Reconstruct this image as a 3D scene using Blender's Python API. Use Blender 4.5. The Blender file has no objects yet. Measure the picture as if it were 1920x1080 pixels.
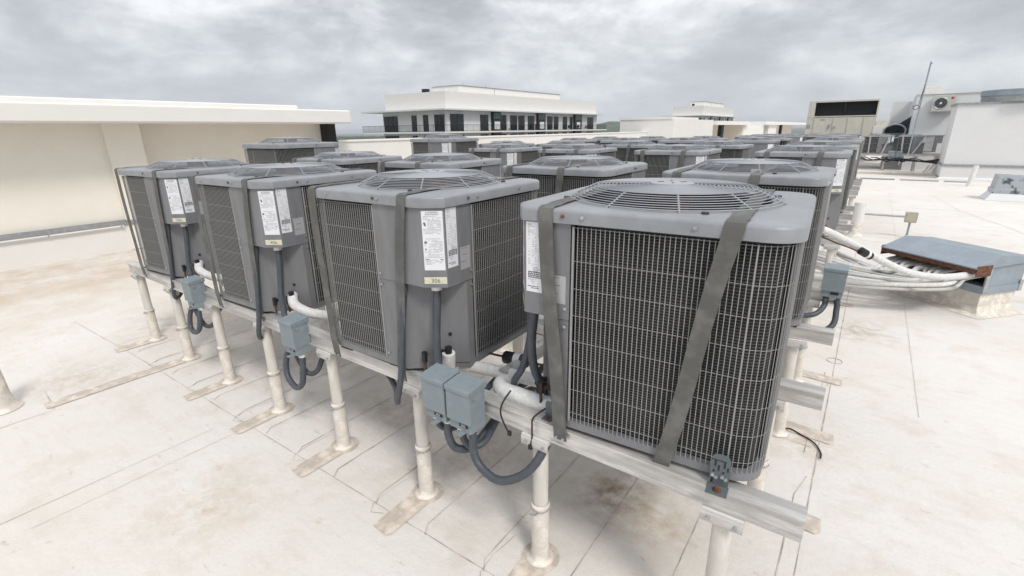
import bpy, math, random
from math import sin, cos, pi, radians as RD
from mathutils import Vector, Matrix
random.seed(7)
SC = bpy.context.scene
COL = SC.collection

# ------------------------------------------------------------ camera
cam_d = bpy.data.cameras.new("camera"); cam = bpy.data.objects.new("camera", cam_d); COL.objects.link(cam)
YAW, PITCH, ROLL, HC, FPX = RD(-35.984), RD(18.001), RD(-0.827), 2.4133, 910.65
fwd = Vector((sin(YAW)*cos(PITCH), cos(YAW)*cos(PITCH), -sin(PITCH)))
rt = Vector((cos(YAW), -sin(YAW), 0)); up = rt.cross(fwd)
rt2 = rt*cos(ROLL)+up*sin(ROLL); up2 = up*cos(ROLL)-rt*sin(ROLL)
M = Matrix((rt2, up2, -fwd)).transposed().to_4x4(); M.translation = Vector((0, 0, HC))
cam.matrix_world = M
cam_d.sensor_width = 36; cam_d.lens = FPX/1920*36; cam_d.clip_end = 12000; cam_d.clip_start = .05
SC.camera = cam
SC.render.resolution_x = 1024; SC.render.resolution_y = 576
SC.view_settings.view_transform = 'Standard'; SC.view_settings.look = 'None'
SC.view_settings.exposure = 0.62; SC.view_settings.gamma = 1

# ------------------------------------------------------------ world: overcast sky
SUN_EL, SUN_AZ = RD(50), RD(120)      # azimuth measured from +Y towards +X
W = bpy.data.worlds.new("World"); SC.world = W; W.use_nodes = True
nt = W.node_tree; nt.nodes.clear()
def N(t, **k):
    n = nt.nodes.new(t)
    for a, b in k.items(): setattr(n, a, b)
    return n
L = lambda a, b: nt.links.new(a, b)
out = N('ShaderNodeOutputWorld'); mix = N('ShaderNodeMixShader')
bg1 = N('ShaderNodeBackground'); bg2 = N('ShaderNodeBackground')
sky = N('ShaderNodeTexSky', sky_type='NISHITA', sun_disc=False, sun_elevation=SUN_EL, sun_rotation=SUN_AZ)
L(sky.outputs[0], bg1.inputs[0]); bg1.inputs[1].default_value = .1
tc = N('ShaderNodeTexCoord'); sep = N('ShaderNodeSeparateXYZ'); L(tc.outputs['Generated'], sep.inputs[0])
def math_(op, a, b=None, c=None):
    n = N('ShaderNodeMath', operation=op)
    for i, v in enumerate((a, b, c)):
        if v is None: continue
        if isinstance(v, (int, float)): n.inputs[i].default_value = v
        else: L(v, n.inputs[i])
    return n.outputs[0]
zz = math_('ADD', math_('MAXIMUM', sep.outputs[2], 0.0), .30)
px = math_('DIVIDE', sep.outputs[0], zz); py = math_('DIVIDE', sep.outputs[1], zz)
cmb = N('ShaderNodeCombineXYZ'); L(px, cmb.inputs[0]); L(py, cmb.inputs[1])
puff = N('ShaderNodeMapping'); puff.inputs['Scale'].default_value = (1, 1, 2.3); L(tc.outputs['Generated'], puff.inputs[0])
def noise(scale, det, rough, off, dist=0.0, src=None):
    mp = N('ShaderNodeMapping'); mp.inputs['Location'].default_value = off; L(src or cmb.outputs[0], mp.inputs[0])
    n = N('ShaderNodeTexNoise'); n.inputs['Scale'].default_value = scale; n.inputs['Detail'].default_value = det
    n.inputs['Roughness'].default_value = rough; n.inputs['Distortion'].default_value = dist
    L(mp.outputs[0], n.inputs['Vector']); return n.outputs[0]
big = noise(1.3, 3, .5, (3.1, 1.7, 0)); mid = noise(4.0, 10, .62, (0.4, 5.2, 2), .3, puff.outputs[0]); fine = noise(13, 7, .6, (9, 2, 4), .1, puff.outputs[0])
val = math_('ADD', math_('ADD', math_('MULTIPLY', big, .36), math_('MULTIPLY', mid, .44)), math_('MULTIPLY', fine, .20))
ramp = N('ShaderNodeValToRGB'); L(val, ramp.inputs[0])
cr = ramp.color_ramp
cr.elements[0].position = .40; cr.elements[0].color = (.315, .325, .345, 1)
cr.elements[1].position = .595; cr.elements[1].color = (.66, .668, .68, 1)
e = cr.elements.new(.47); e.color = (.39, .403, .426, 1)
e = cr.elements.new(.525); e.color = (.50, .51, .525, 1)
# near the horizon the cloud deck thins into blue-grey air
hz = N('ShaderNodeMapRange'); L(sep.outputs[2], hz.inputs[0])
hz.inputs[1].default_value = 0.0; hz.inputs[2].default_value = .22; hz.inputs[3].default_value = .8; hz.inputs[4].default_value = 0
mx = N('ShaderNodeMix', data_type='RGBA'); L(hz.outputs[0], mx.inputs[0]); L(ramp.outputs[0], mx.inputs[6]); mx.inputs[7].default_value = (.40, .43, .465, 1)
L(mx.outputs[2], bg2.inputs[0])
zg = N('ShaderNodeMapRange'); L(sep.outputs[2], zg.inputs[0])      # an overcast sky is brightest overhead
for i_, v_ in enumerate((.35, .85, 1.0, 1.75)): zg.inputs[1+i_].default_value = v_
L(zg.outputs[0], bg2.inputs[1])
mix.inputs[0].default_value = .96; L(bg1.outputs[0], mix.inputs[1]); L(bg2.outputs[0], mix.inputs[2]); L(mix.outputs[0], out.inputs[0])
sl = bpy.data.lights.new("sun", 'SUN'); sl.energy = 1.35; sl.angle = RD(14); sl.color = (1, .955, .89)
so = bpy.data.objects.new("sun", sl); COL.objects.link(so)
sd = Vector((sin(SUN_AZ)*cos(SUN_EL), cos(SUN_AZ)*cos(SUN_EL), sin(SUN_EL)))
so.rotation_euler = sd.to_track_quat('Z', 'Y').to_euler(); so.location = (30, 10, 40)

# ------------------------------------------------------------ materials
def mat(name, col, rough=.6, metal=0.0, var=.0, scale=8, bump=0.0, bscale=60, spec=.5, col2=None, thr=(.45, .65), stretch=(1, 1, 1)):
    m = bpy.data.materials.new(name); m.use_nodes = True; t = m.node_tree; b = t.nodes['Principled BSDF']
    b.inputs['Roughness'].default_value = rough; b.inputs['Metallic'].default_value = metal
    b.inputs['Specular IOR Level'].default_value = spec
    b.inputs['Base Color'].default_value = (*col, 1)
    tcn = t.nodes.new('ShaderNodeTexCoord'); mp = t.nodes.new('ShaderNodeMapping'); mp.inputs['Scale'].default_value = stretch
    t.links.new(tcn.outputs['Object'], mp.inputs[0])
    if var or col2:
        n = t.nodes.new('ShaderNodeTexNoise'); n.inputs['Scale'].default_value = scale; n.inputs['Detail'].default_value = 8; n.inputs['Roughness'].default_value = .62
        t.links.new(mp.outputs[0], n.inputs['Vector'])
        r = t.nodes.new('ShaderNodeValToRGB'); t.links.new(n.outputs[0], r.inputs[0])
        r.color_ramp.elements[0].position, r.color_ramp.elements[1].position = thr
        if col2: r.color_ramp.elements[0].color = (*col, 1); r.color_ramp.elements[1].color = (*col2, 1)
        else:
            r.color_ramp.elements[0].color = (*[c*(1-var) for c in col], 1); r.color_ramp.elements[1].color = (*[min(1, c*(1+var)) for c in col], 1)
        t.links.new(r.outputs[0], b.inputs['Base Color'])
    if bump:
        n2 = t.nodes.new('ShaderNodeTexNoise'); n2.inputs['Scale'].default_value = bscale; n2.inputs['Detail'].default_value = 4
        t.links.new(tcn.outputs['Object'], n2.inputs['Vector'])
        bp = t.nodes.new('ShaderNodeBump'); bp.inputs['Strength'].default_value = bump; bp.inputs['Distance'].default_value = .004
        t.links.new(n2.outputs[0], bp.inputs['Height']); t.links.new(bp.outputs[0], b.inputs['Normal'])
    return m
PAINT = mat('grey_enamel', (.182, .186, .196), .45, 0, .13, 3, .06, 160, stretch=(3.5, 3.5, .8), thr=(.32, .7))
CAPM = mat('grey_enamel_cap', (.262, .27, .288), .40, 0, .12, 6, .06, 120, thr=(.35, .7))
WIRE = mat('wire_coating', (.30, .30, .295), .65)
GUARD = mat('guard_wire_coating', (.33, .345, .37), .6)
STRAP = mat('strap_paint', (.122, .121, .114), .62, 0, .22, 9, .1, 200)
BLACK = mat('black_plastic', (.012, .012, .013), .4)
RUBBER = mat('conduit_grey', (.065, .075, .09), .5, 0, .1, 20)
ALU = mat('mill_aluminium', (.60, .585, .565), .42, .45, .2, 7, .1, 90, stretch=(.35, 3, 3))
POSTM = mat('post_pipe_paint', (.66, .63, .58), .6, 0, .13, 9, .1, 60, stretch=(1, 1, .3))
BOOT = mat('membrane_boot', (.70, .65, .585), .75, 0, .14, 12, .2, 40)
STEEL = mat('galvanised_steel', (.45, .46, .48), .4, .6, .15, 30)
GALV = mat('galvanised_sheet', (.28, .33, .375), .42, .15, .09, 2.5, .1, 60)
BOXM = mat('disconnect_enamel', (.215, .258, .282), .5, 0, .06, 12, .06, 200)
DARKBR = mat('bracket_enamel', (.10, .125, .135), .5)
INSUL = mat('painted_pipe_insulation', (.66, .66, .65), .85, 0, .10, 30, .5, 110)
INSULG = mat('dirty_pipe_insulation', (.50, .49, .47), .85, col2=(.12, .12, .125), scale=9, thr=(.52, .72), bump=.6, bscale=90, stretch=(.3, 1, 1))
COPPER = mat('tarnished_copper', (.12, .075, .05), .5, .7, .3, 40)
RUST = mat('rust', (.15, .065, .035), .85, 0, .35, 25, .4, 80)
RUSTY = mat('rusty_motor_shell', (.10, .055, .038), .7, .2, .4, 14)
PAPER = mat('label_paper', (.72, .73, .76), .5)
PAPERW = mat('plate_paper', (.62, .60, .47), .6, 0, .06, 30)
INK = mat('label_ink', (.11, .11, .12), .6)
INKL = mat('label_fine_ink', (.42, .42, .44), .6)
FOILL = mat('label_silver', (.42, .43, .44), .45, .2)
STUCCO = mat('white_stucco', (.74, .725, .70), .85, 0, .015, 2, .12, 90)
STUCCO2 = mat('cream_stucco', (.79, .76, .69), .9, 0, .02, 2, .3, 120)
STUCCO3 = mat('pale_grey_stucco', (.68, .685, .69), .85, 0, .015, 2, .1, 90)
FLASH = mat('flashing_metal', (.33, .34, .35), .5, .3, .1, 10)
RTUM = mat('beige_unit_enamel', (.60, .575, .50), .5, 0, .05, 2)
GLASS = mat('dark_window_glass', (.016, .02, .024), .12, 0, .5, .6)
GREENG = mat('green_glass', (.05, .09, .085), .15)
DARK = mat('dark_void', (.012, .013, .016), .8)
WHITEP = mat('white_pvc', (.72, .71, .69), .5, 0, .04, 6)
FLOORW = mat('distant_concrete', (.5, .5, .49), .8, 0, .06, .3)
BLADE = mat('fan_blade_metal', (.07, .075, .08), .5, .4)

def coil_mat():
    m = bpy.data.materials.new('condenser_coil_fins'); m.use_nodes = True; t = m.node_tree; b = t.nodes['Principled BSDF']
    b.inputs['Roughness'].default_value = .75; b.inputs['Specular IOR Level'].default_value = .15
    tcn = t.nodes.new('ShaderNodeTexCoord')
    w = t.nodes.new('ShaderNodeTexWave'); w.wave_type = 'BANDS'; w.bands_direction = 'Z'; w.inputs['Scale'].default_value = 24
    w.inputs['Distortion'].default_value = .5; w.inputs['Detail'].default_value = 1; w.inputs['Detail Scale'].default_value = 14
    t.links.new(tcn.outputs['Object'], w.inputs[0])
    r = t.nodes.new('ShaderNodeValToRGB'); t.links.new(w.outputs[0], r.inputs[0])
    r.color_ramp.elements[0].position = .35; r.color_ramp.elements[0].color = (.024, .025, .027, 1)
    r.color_ramp.elements[1].position = .85; r.color_ramp.elements[1].color = (.085, .085, .083, 1)
    n = t.nodes.new('ShaderNodeTexNoise'); n.inputs['Scale'].default_value = 5; n.inputs['Detail'].default_value = 4
    t.links.new(tcn.outputs['Object'], n.inputs['Vector'])
    mm = t.nodes.new('ShaderNodeMix'); mm.data_type = 'RGBA'; mm.blend_type = 'MULTIPLY'; mm.inputs[0].default_value = .6
    r2 = t.nodes.new('ShaderNodeValToRGB'); t.links.new(n.outputs[0], r2.inputs[0]); r2.color_ramp.elements[0].position = .3; r2.color_ramp.elements[0].color = (.5, .5, .5, 1); r2.color_ramp.elements[1].color = (1.4, 1.38, 1.3, 1); r2.color_ramp.elements[1].position = .7
    t.links.new(r.outputs[0], mm.inputs[6]); t.links.new(r2.outputs[0], mm.inputs[7]); t.links.new(mm.outputs[2], b.inputs['Base Color'])
    bp = t.nodes.new('ShaderNodeBump'); bp.inputs['Distance'].default_value = .006; bp.inputs['Strength'].default_value = .7
    t.links.new(w.outputs[0], bp.inputs['Height']); t.links.new(bp.outputs[0], b.inputs['Normal'])
    return m
COIL = coil_mat()

def roof_mat():
    m = bpy.data.materials.new('roof_membrane'); m.use_nodes = True; t = m.node_tree; b = t.nodes['Principled BSDF']
    b.inputs['Roughness'].default_value = .7; b.inputs['Specular IOR Level'].default_value = .3
    geo = t.nodes.new('ShaderNodeNewGeometry')
    def nz(scale, det, rough, off, st=(1, 1, 1)):
        mp = t.nodes.new('ShaderNodeMapping'); mp.inputs['Location'].default_value = off; mp.inputs['Scale'].default_value = st
        t.links.new(geo.outputs['Position'], mp.inputs[0])
        n = t.nodes.new('ShaderNodeTexNoise'); n.inputs['Scale'].default_value = scale; n.inputs['Detail'].default_value = det; n.inputs['Roughness'].default_value = rough
        t.links.new(mp.outputs[0], n.inputs['Vector']); return n.outputs[0]
    def rmp(src, p0, p1, c0=0.0, c1=1.0):
        r = t.nodes.new('ShaderNodeMapRange'); t.links.new(src, r.inputs[0])
        for i, v in enumerate((p0, p1, c0, c1)): r.inputs[1+i].default_value = v
        return r.outputs[0]
    def mul(a, c):
        n = t.nodes.new('ShaderNodeMath'); n.operation = 'MULTIPLY'
        for i, v in enumerate((a, c)):
            if isinstance(v, float): n.inputs[i].default_value = v
            else: t.links.new(v, n.inputs[i])
        return n.outputs[0]
    def mixc(f, a, c):
        n = t.nodes.new('ShaderNodeMix'); n.data_type = 'RGBA'; t.links.new(f, n.inputs[0])
        for i, v in ((6, a), (7, c)):
            if isinstance(v, tuple): n.inputs[i].default_value = (*v, 1)
            else: t.links.new(v, n.inputs[i])
        return n.outputs[2]
    c = mixc(rmp(nz(.35, 5, .55, (1, 2, 0)), .35, .68), (.72, .70, .675), (.655, .615, .56))
    c = mixc(mul(rmp(nz(2.2, 9, .68, (4, 4, 0)), .50, .72), .45), c, (.53, .44, .35))           # broad tan water marks
    c = mixc(mul(rmp(nz(5.5, 10, .72, (7, 1, 0), (1, 1.8, 1)), .61, .70), .65), c, (.40, .31, .23))   # sharper dried puddles
    c = mixc(mul(rmp(nz(26, 6, .7, (2, 9, 0)), .58, .75), .35), c, (.47, .42, .37))            # speckle
    c = mixc(mul(rmp(nz(3.0, 9, .75, (2, 5, 0), (.7, 5, 1)), .50, .70), .30), c, (.56, .51, .46))   # scuffs and wrinkles along the rolls
    c = mixc(mul(rmp(nz(60, 4, .7, (1, 1, 0)), .42, .70), .25), c, (.60, .57, .54))
    # along the drainage line by the left wall the membrane is more heavily stained
    sp = t.nodes.new('ShaderNodeSeparateXYZ'); t.links.new(geo.outputs['Position'], sp.inputs[0])
    band = rmp(sp.outputs[0], -7.0, -11.5)
    c = mixc(mul(mul(band, rmp(nz(1.1, 9, .68, (3, 3, 0)), .38, .66)), .75), c, (.48, .36, .25))
    # an old rusty runoff patch below the first unit
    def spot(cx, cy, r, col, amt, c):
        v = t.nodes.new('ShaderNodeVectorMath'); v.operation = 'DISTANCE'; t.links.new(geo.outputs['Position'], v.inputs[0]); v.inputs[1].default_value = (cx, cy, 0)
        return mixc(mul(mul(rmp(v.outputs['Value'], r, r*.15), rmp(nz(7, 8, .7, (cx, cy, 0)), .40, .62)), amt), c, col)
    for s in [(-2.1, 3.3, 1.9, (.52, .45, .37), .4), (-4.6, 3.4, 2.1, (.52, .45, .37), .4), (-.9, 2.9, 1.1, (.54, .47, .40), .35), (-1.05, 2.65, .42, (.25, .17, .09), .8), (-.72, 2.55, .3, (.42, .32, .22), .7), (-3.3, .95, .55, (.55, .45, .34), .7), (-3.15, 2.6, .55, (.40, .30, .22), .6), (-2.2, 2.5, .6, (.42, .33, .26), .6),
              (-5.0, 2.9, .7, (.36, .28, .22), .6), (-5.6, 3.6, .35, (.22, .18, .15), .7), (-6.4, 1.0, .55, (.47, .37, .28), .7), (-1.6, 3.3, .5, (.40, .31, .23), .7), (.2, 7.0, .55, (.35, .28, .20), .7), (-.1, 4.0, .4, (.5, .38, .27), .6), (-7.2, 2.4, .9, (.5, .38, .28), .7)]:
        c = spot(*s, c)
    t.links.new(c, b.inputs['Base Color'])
    bp = t.nodes.new('ShaderNodeBump'); bp.inputs['Strength'].default_value = .55; bp.inputs['Distance'].default_value = .02
    t.links.new(nz(5.5, 10, .68, (0, 0, 3)), bp.inputs['Height']); t.links.new(bp.outputs[0], b.inputs['Normal'])
    return m
ROOF = roof_mat()
PATCH = mat('brown_sealed_patch', (.60, .53, .455), .75, 0, .2, 9, .3, 40)
SEAM = mat('seam_dirt', (.33, .29, .255), .85, col2=(.56, .52, .48), scale=6, thr=(.42, .6))
LIGHTSEAM = mat('lap_edge', (.55, .52, .49), .7)

# ------------------------------------------------------------ mesh builder
class MB:
    def __init__(s): s.v = []; s.f = []; s.m = []; s.mats = []; s.sm = []
    def mi(s, m):
        if m not in s.mats: s.mats.append(m)
        return s.mats.index(m)
    def face(s, pts, m, smooth=False):
        n = len(s.v); s.v += [tuple(p) for p in pts]; s.f.append(tuple(range(n, n+len(pts)))); s.m.append(s.mi(m)); s.sm.append(smooth)
    def grid(s, rows, m, closed=False, smooth=True):
        """rows: equally long rings of points"""
        n = len(s.v); k = len(rows[0]); mi = s.mi(m)
        for r in rows: s.v += [tuple(p) for p in r]
        for i in range(len(rows)-1):
            for j in range(k if closed else k-1):
                a, b = n+i*k+j, n+i*k+(j+1) % k
                s.f.append((a, b, b+k, a+k)); s.m.append(mi); s.sm.append(smooth)
    def box(s, x0, x1, y0, y1, z0, z1, m, M_=None, bev=0.0):
        if bev:
            b = bev
            P = lambda x, y, z: (x, y, z)
            rings = []
            for (ins, z) in ((b, z0), (0, z0+b), (0, z1-b), (b, z1)):
                rings.append([(x0+ins, y0+max(0, ins), z), (x1-ins, y0+ins, z), (x1-ins, y1-ins, z), (x0+ins, y1-ins, z)])
            if M_: rings = [[M_ @ Vector(p) for p in r] for r in rings]
            s.grid(rings, m, True, False); s.face(rings[0][::-1], m); s.face(rings[-1], m); return
        c = [Vector(p) for p in ((x0, y0, z0), (x1, y0, z0), (x1, y1, z0), (x0, y1, z0), (x0, y0, z1), (x1, y0, z1), (x1, y1, z1), (x0, y1, z1))]
        if M_: c = [M_ @ p for p in c]
        n = len(s.v); s.v += [tuple(p) for p in c]; mi = s.mi(m)
        for f in ((3, 2, 1, 0), (4, 5, 6, 7), (0, 1, 5, 4), (1, 2, 6, 5), (2, 3, 7, 6), (3, 0, 4, 7)):
            s.f.append(tuple(n+i for i in f)); s.m.append(mi); s.sm.append(False)
    def prism(s, pts, z0, z1, m, caps=True, smooth=False):
        a = [(p[0], p[1], z0) for p in pts]; b = [(p[0], p[1], z1) for p in pts]
        s.grid([a, b], m, True, smooth)
        if caps: s.face(a[::-1], m); s.face(b, m)
    def tube(s, pts, r, m, n=8, closed=False, caps=True, smooth=True):
        P = [Vector(p) for p in pts]; k = len(P); rings = []; prev = None
        for i in range(k):
            if closed: d = (P[(i+1) % k]-P[i-1])
            else: d = P[min(i+1, k-1)]-P[max(i-1, 0)]
            d.normalize()
            if prev is None:
                a = Vector((0, 0, 1)) if abs(d.z) < .9 else Vector((1, 0, 0))
                u = d.cross(a).normalized()
            else: u = (prev - d*prev.dot(d)).normalized()
            prev = u; v = d.cross(u); rr = r[i] if isinstance(r, (list, tuple)) else r
            rings.append([P[i]+(u*cos(2*pi*j/n)+v*sin(2*pi*j/n))*rr for j in range(n)])
        if closed: rings.append(rings[0])
        s.grid(rings, m, True, smooth)
        if caps and not closed: s.face(rings[0][::-1], m); s.face(rings[-1], m)
    def cyl(s, c, r, z0, z1, m, n=20, r2=None, caps=True):
        r2 = r if r2 is None else r2
        s.grid([[(c[0]+r*cos(2*pi*j/n), c[1]+r*sin(2*pi*j/n), z0) for j in range(n)], [(c[0]+r2*cos(2*pi*j/n), c[1]+r2*sin(2*pi*j/n), z1) for j in range(n)]], m, True)
        if caps:
            s.face([(c[0]+r*cos(2*pi*j/n), c[1]+r*sin(2*pi*j/n), z0) for j in range(n)][::-1], m); s.face([(c[0]+r2*cos(2*pi*j/n), c[1]+r2*sin(2*pi*j/n), z1) for j in range(n)], m)
    def lathe(s, c, prof, m, n=24):
        s.grid([[(c[0]+r*cos(2*pi*j/n), c[1]+r*sin(2*pi*j/n), z) for j in range(n)] for r, z in prof], m, True)
    def ribbon(s, pts, w, t, m, wd):
        """strip along pts, wd = width direction, thickness t along the normal"""
        P = [Vector(p) for p in pts]; wd = Vector(wd).normalized(); rows = []
        for i in range(len(P)):
            d = (P[min(i+1, len(P)-1)]-P[max(i-1, 0)]).normalized(); w_ = (wd-d*wd.dot(d)).normalized(); n = d.cross(w_).normalized()
            a, b = P[i]-w_*w/2, P[i]+w_*w/2
            rows.append([a-n*t/2, b-n*t/2, b+n*t/2, a+n*t/2])
        s.grid(rows, m, True, False); s.face(rows[0][::-1], m); s.face(rows[-1], m)
    def build(s, name, parent=None, weld=False):
        me = bpy.data.meshes.new(name); me.from_pydata(s.v, [], s.f)
        for m in s.mats: me.materials.append(m)
        me.polygons.foreach_set('material_index', s.m); me.polygons.foreach_set('use_smooth', s.sm); me.update()
        if any(s.sm): me.set_sharp_from_angle(angle=RD(38))
        o = bpy.data.objects.new(name, me); COL.objects.link(o)
        if parent: o.parent = parent
        return o
def empty(name, loc, rz=0):
    o = bpy.data.objects.new(name, None); COL.objects.link(o); o.location = loc; o.rotation_euler = (0, 0, rz); o.empty_display_size = .2
    return o
def tag(o, label, cat, group=None):
    o['label'] = label; o['category'] = cat
    if group: o['group'] = group
    return o
def structure(o, kind='structure'): o['kind'] = kind; return o
def children_of(o): return [c for c in bpy.data.objects if c.parent == o]
def copy_tree(o, parent=None, skip=()):
    c = o.copy(); COL.objects.link(c); c.parent = parent
    for ch in KIDS.get(o.name, children_of(o)):
        if ch.name.split('.')[0] in skip: continue
        copy_tree(ch, c)
    return c
KIDS = {}
def arc(cx, cy, r, a0, a1, n): return [(cx+r*cos(a0+(a1-a0)*i/n), cy+r*sin(a0+(a1-a0)*i/n)) for i in range(n+1)]
def smooth_path(pts, n=6):
    P = [Vector(p) for p in pts]; P = [P[0]*2-P[1]]+P+[P[-1]*2-P[-2]]; out_ = []
    for i in range(1, len(P)-2):
        for k in range(n):
            t = k/n; a, b, c, d = P[i-1], P[i], P[i+1], P[i+2]
            out_.append(.5*((2*b)+(c-a)*t+(2*a-5*b+4*c-d)*t*t+(3*b-a-3*c+d)*t**3))
    out_.append(P[-2]); return out_
ORD = 'first second third fourth fifth sixth seventh eighth ninth tenth eleventh twelfth thirteenth fourteenth'.split()
_ORD = ['first', 'second', 'third', 'fourth', 'fifth', 'sixth', 'seventh', 'eighth', 'ninth', 'tenth', 'eleventh', 'twelfth']

_tc = {}
def text_faces(mb, s, size, O, ex, ez, m, off=.0008, align='CENTER'):
    key = (s, align)
    if key not in _tc:
        cu = bpy.data.curves.new('t', 'FONT'); cu.body = s; cu.size = 1; cu.align_x = align; cu.resolution_u = 2
        to = bpy.data.objects.new('t', cu); COL.objects.link(to); dg = bpy.context.evaluated_depsgraph_get()
        me = bpy.data.meshes.new_from_object(to.evaluated_get(dg))
        _tc[key] = ([tuple(v.co) for v in me.vertices], [tuple(p.vertices) for p in me.polygons])
        bpy.data.objects.remove(to); bpy.data.meshes.remove(me)
    vs, fs = _tc[key]; n = len(mb.v); O = Vector(O); ex = Vector(ex); ez = Vector(ez); nn = ex.cross(ez)
    mb.v += [tuple(O+ex*(v[0]*size)+ez*(v[1]*size)+nn*off) for v in vs]; mi = mb.mi(m)
    for f in fs: mb.f.append(tuple(n+i for i in f)); mb.m.append(mi); mb.sm.append(False)

# ------------------------------------------------------------ condensing unit (canonical frame: X=-u, Y=v, service corner at origin)
A, B, CA, CB, RR = 1.10, 1.14, .12, .075, .13
ZP0, ZP1, ZC0, ZC1 = .985, 1.03, 2.02, 2.082
def footprint(ins=0.0, ca=CA, cb=CB, r=RR, n=8):
    """closed outline in X,Y, counter-clockwise seen from above"""
    i = ins; r = max(.02, r-i); p = []
    p += arc(-A+i+r, i+r, r, pi, 1.5*pi, n)               # front-left
    k = i*.42
    p += [(-ca-k, i), (-i, cb+k)]
    p += arc(-i-r, B-i-r, r, 0, .5*pi, n)
    p += arc(-A+i+r, B-i-r, r, .5*pi, pi, n)
    return p
def coil_path(i, step=.0197):
    r = RR-i
    pts = [(-.50, i)]+arc(-A+i+r, i+r, r, 1.5*pi, pi, 10)+arc(-A+i+r, B-i-r, r, pi, .5*pi, 10)+arc(-i-r, B-i-r, r, .5*pi, 0, 10)+[(-i, .315)]
    P = [Vector((x, y, 0)) for x, y in pts]; out_ = [P[0]]; 
    for a, b in zip(P, P[1:]):
        L_ = (b-a).length; k = max(1, round(L_/step))
        for j in range(1, k+1): out_.append(a.lerp(b, j/k))
    # resample evenly
    res = [out_[0]]; acc = 0
    for a, b in zip(out_, out_[1:]):
        acc += (b-a).length
        if acc >= step*.97: res.append(b); acc = 0
    return res
def label_mesh(parent, name, O, ex, w, h, kind, seed):
    rnd = random.Random(seed); mb = MB(); ez = Vector((0, 0, 1)); ex = Vector(ex).normalized(); nn = ex.cross(ez); O = Vector(O)+nn*.0012
    def rect(x0, x1, z0, z1, m, off): mb.face([O+ex*x+ez*z+nn*off for x, z in ((x0, z0), (x1, z0), (x1, z1), (x0, z1))], m)
    rect(0, w, 0, h, FOILL if kind == 3 else PAPER, 0)
    def lines(x0, x1, z0, z1, dz, m, dens=.8, th=.45):
        z = z1
        while z > z0:
            x = x0
            xe = x1-(rnd.random()*.35*(x1-x0) if rnd.random() < .3 else 0)
            while x < xe:
                l = rnd.uniform(.006, .02)
                if rnd.random() < dens: rect(x, min(x+l, xe), z-dz*th, z, m, .0006)
                x += l+.0025
            z -= dz
    if kind == 1:
        text_faces(mb, "WARNING", .012, O+ex*w*.54+ez*(h*.962), ex, ez, INK); text_faces(mb, "AVERTISSEMENT", .0105, O+ex*w*.5+ez*(h*.93), ex, ez, INK)
        mb.face([O+ex*(w*x)+ez*(h*z)+nn*.0008 for x, z in ((.2, .962), (.27, .962), (.235, .985))], INK)
        lines(w*.08, w*.92, h*.86, h*.915, .0075, INKL); lines(w*.27, w*.92, h*.70, h*.85, .0075, INKL)
        lines(w*.06, w*.9, h*.63, h*.70, .0075, INKL)
        mb.face([O+ex*(w*x)+ez*(h*z)+nn*.0008 for x, z in ((.07, .79), (.14, .745), (.2, .75), (.17, .80), (.11, .82))], INK)
        lines(w*.15, w*.85, h*.535, h*.545, .008, INKL)
        mb.face([O+ex*(w*x)+ez*(h*z)+nn*.0008 for x, z in ((.06, .46), (.2, .46), (.17, .51), (.13, .49), (.09, .51))], INK)
        lines(w*.27, w*.93, h*.45, h*.52, .0075, INKL); lines(w*.05, w*.93, h*.405, h*.43, .0075, INKL)
        lines(w*.25, w*.93, h*.34, h*.385, .0075, INKL); rect(w*.09, w*.15, h*.345, h*.375, INK, .0006)
        lines(w*.05, w*.93, h*.22, h*.32, .0075, INKL); rect(w*.06, w*.26, h*.186, h*.196, INK, .0006); rect(w*.76, w*.94, h*.186, h*.196, INK, .0006)
        lines(w*.08, w*.92, h*.10, h*.18, .0075, INKL)
    elif kind == 2:
        lines(w*.1, w*.45, h*.86, h*.97, .009, INKL, .7)
        for c_ in (.12, .34, .5, .68, .82):
            z = h*.84
            while z > h*.38:
                if rnd.random() < .7: rect(w*c_, w*(c_+rnd.uniform(.05, .14)), z-.003, z, INKL, .0006)
                z -= .0085
        mb.tube([O+ex*(w*.55+.011*cos(a))+ez*(h*.335+.011*sin(a))+nn*.001 for a in [2*pi*i/14 for i in range(14)]], .0009, INK, 4, True)
        text_faces(mb, "UL", .010, O+ex*w*.55+ez*(h*.323), ex, ez, INK); text_faces(mb, "LISTED", .007, O+ex*w*.82+ez*(h*.325), ex, ez, INK)
        rect(w*.12, w*.93, h*.205, h*.30, INK, .0006)
        z = h*.285
        for k in range(4):
            x = w*.18
            while x < w*.85:
                l = rnd.uniform(.004, .012); mb.face([O+ex*a_+ez*b_+nn*.0012 for a_, b_ in ((x, z-.004), (min(x+l, w*.88), z-.004), (min(x+l, w*.88), z), (x, z))], PAPER); x += l+.003
            z -= .0085
        lines(w*.1, w*.9, h*.12, h*.19, .009, INKL, .6); lines(w*.08, w*.75, h*.04, h*.09, .009, INK, .85)
    else:
        text_faces(mb, "CAUTION", .0105, O+ex*w*.4+ez*(h*.90), ex, ez, INK)
        lines(w*.08, w*.93, h*.72, h*.86, .0078, INKL); lines(w*.08, w*.7, h*.62, h*.66, .0085, INK)
        lines(w*.08, w*.93, h*.38, h*.60, .0078, INKL); lines(w*.08, w*.6, h*.33, h*.36, .0085, INK); lines(w*.08, w*.62, h*.08, h*.30, .0078, INKL)
    return mb.build(name, parent)

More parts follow.
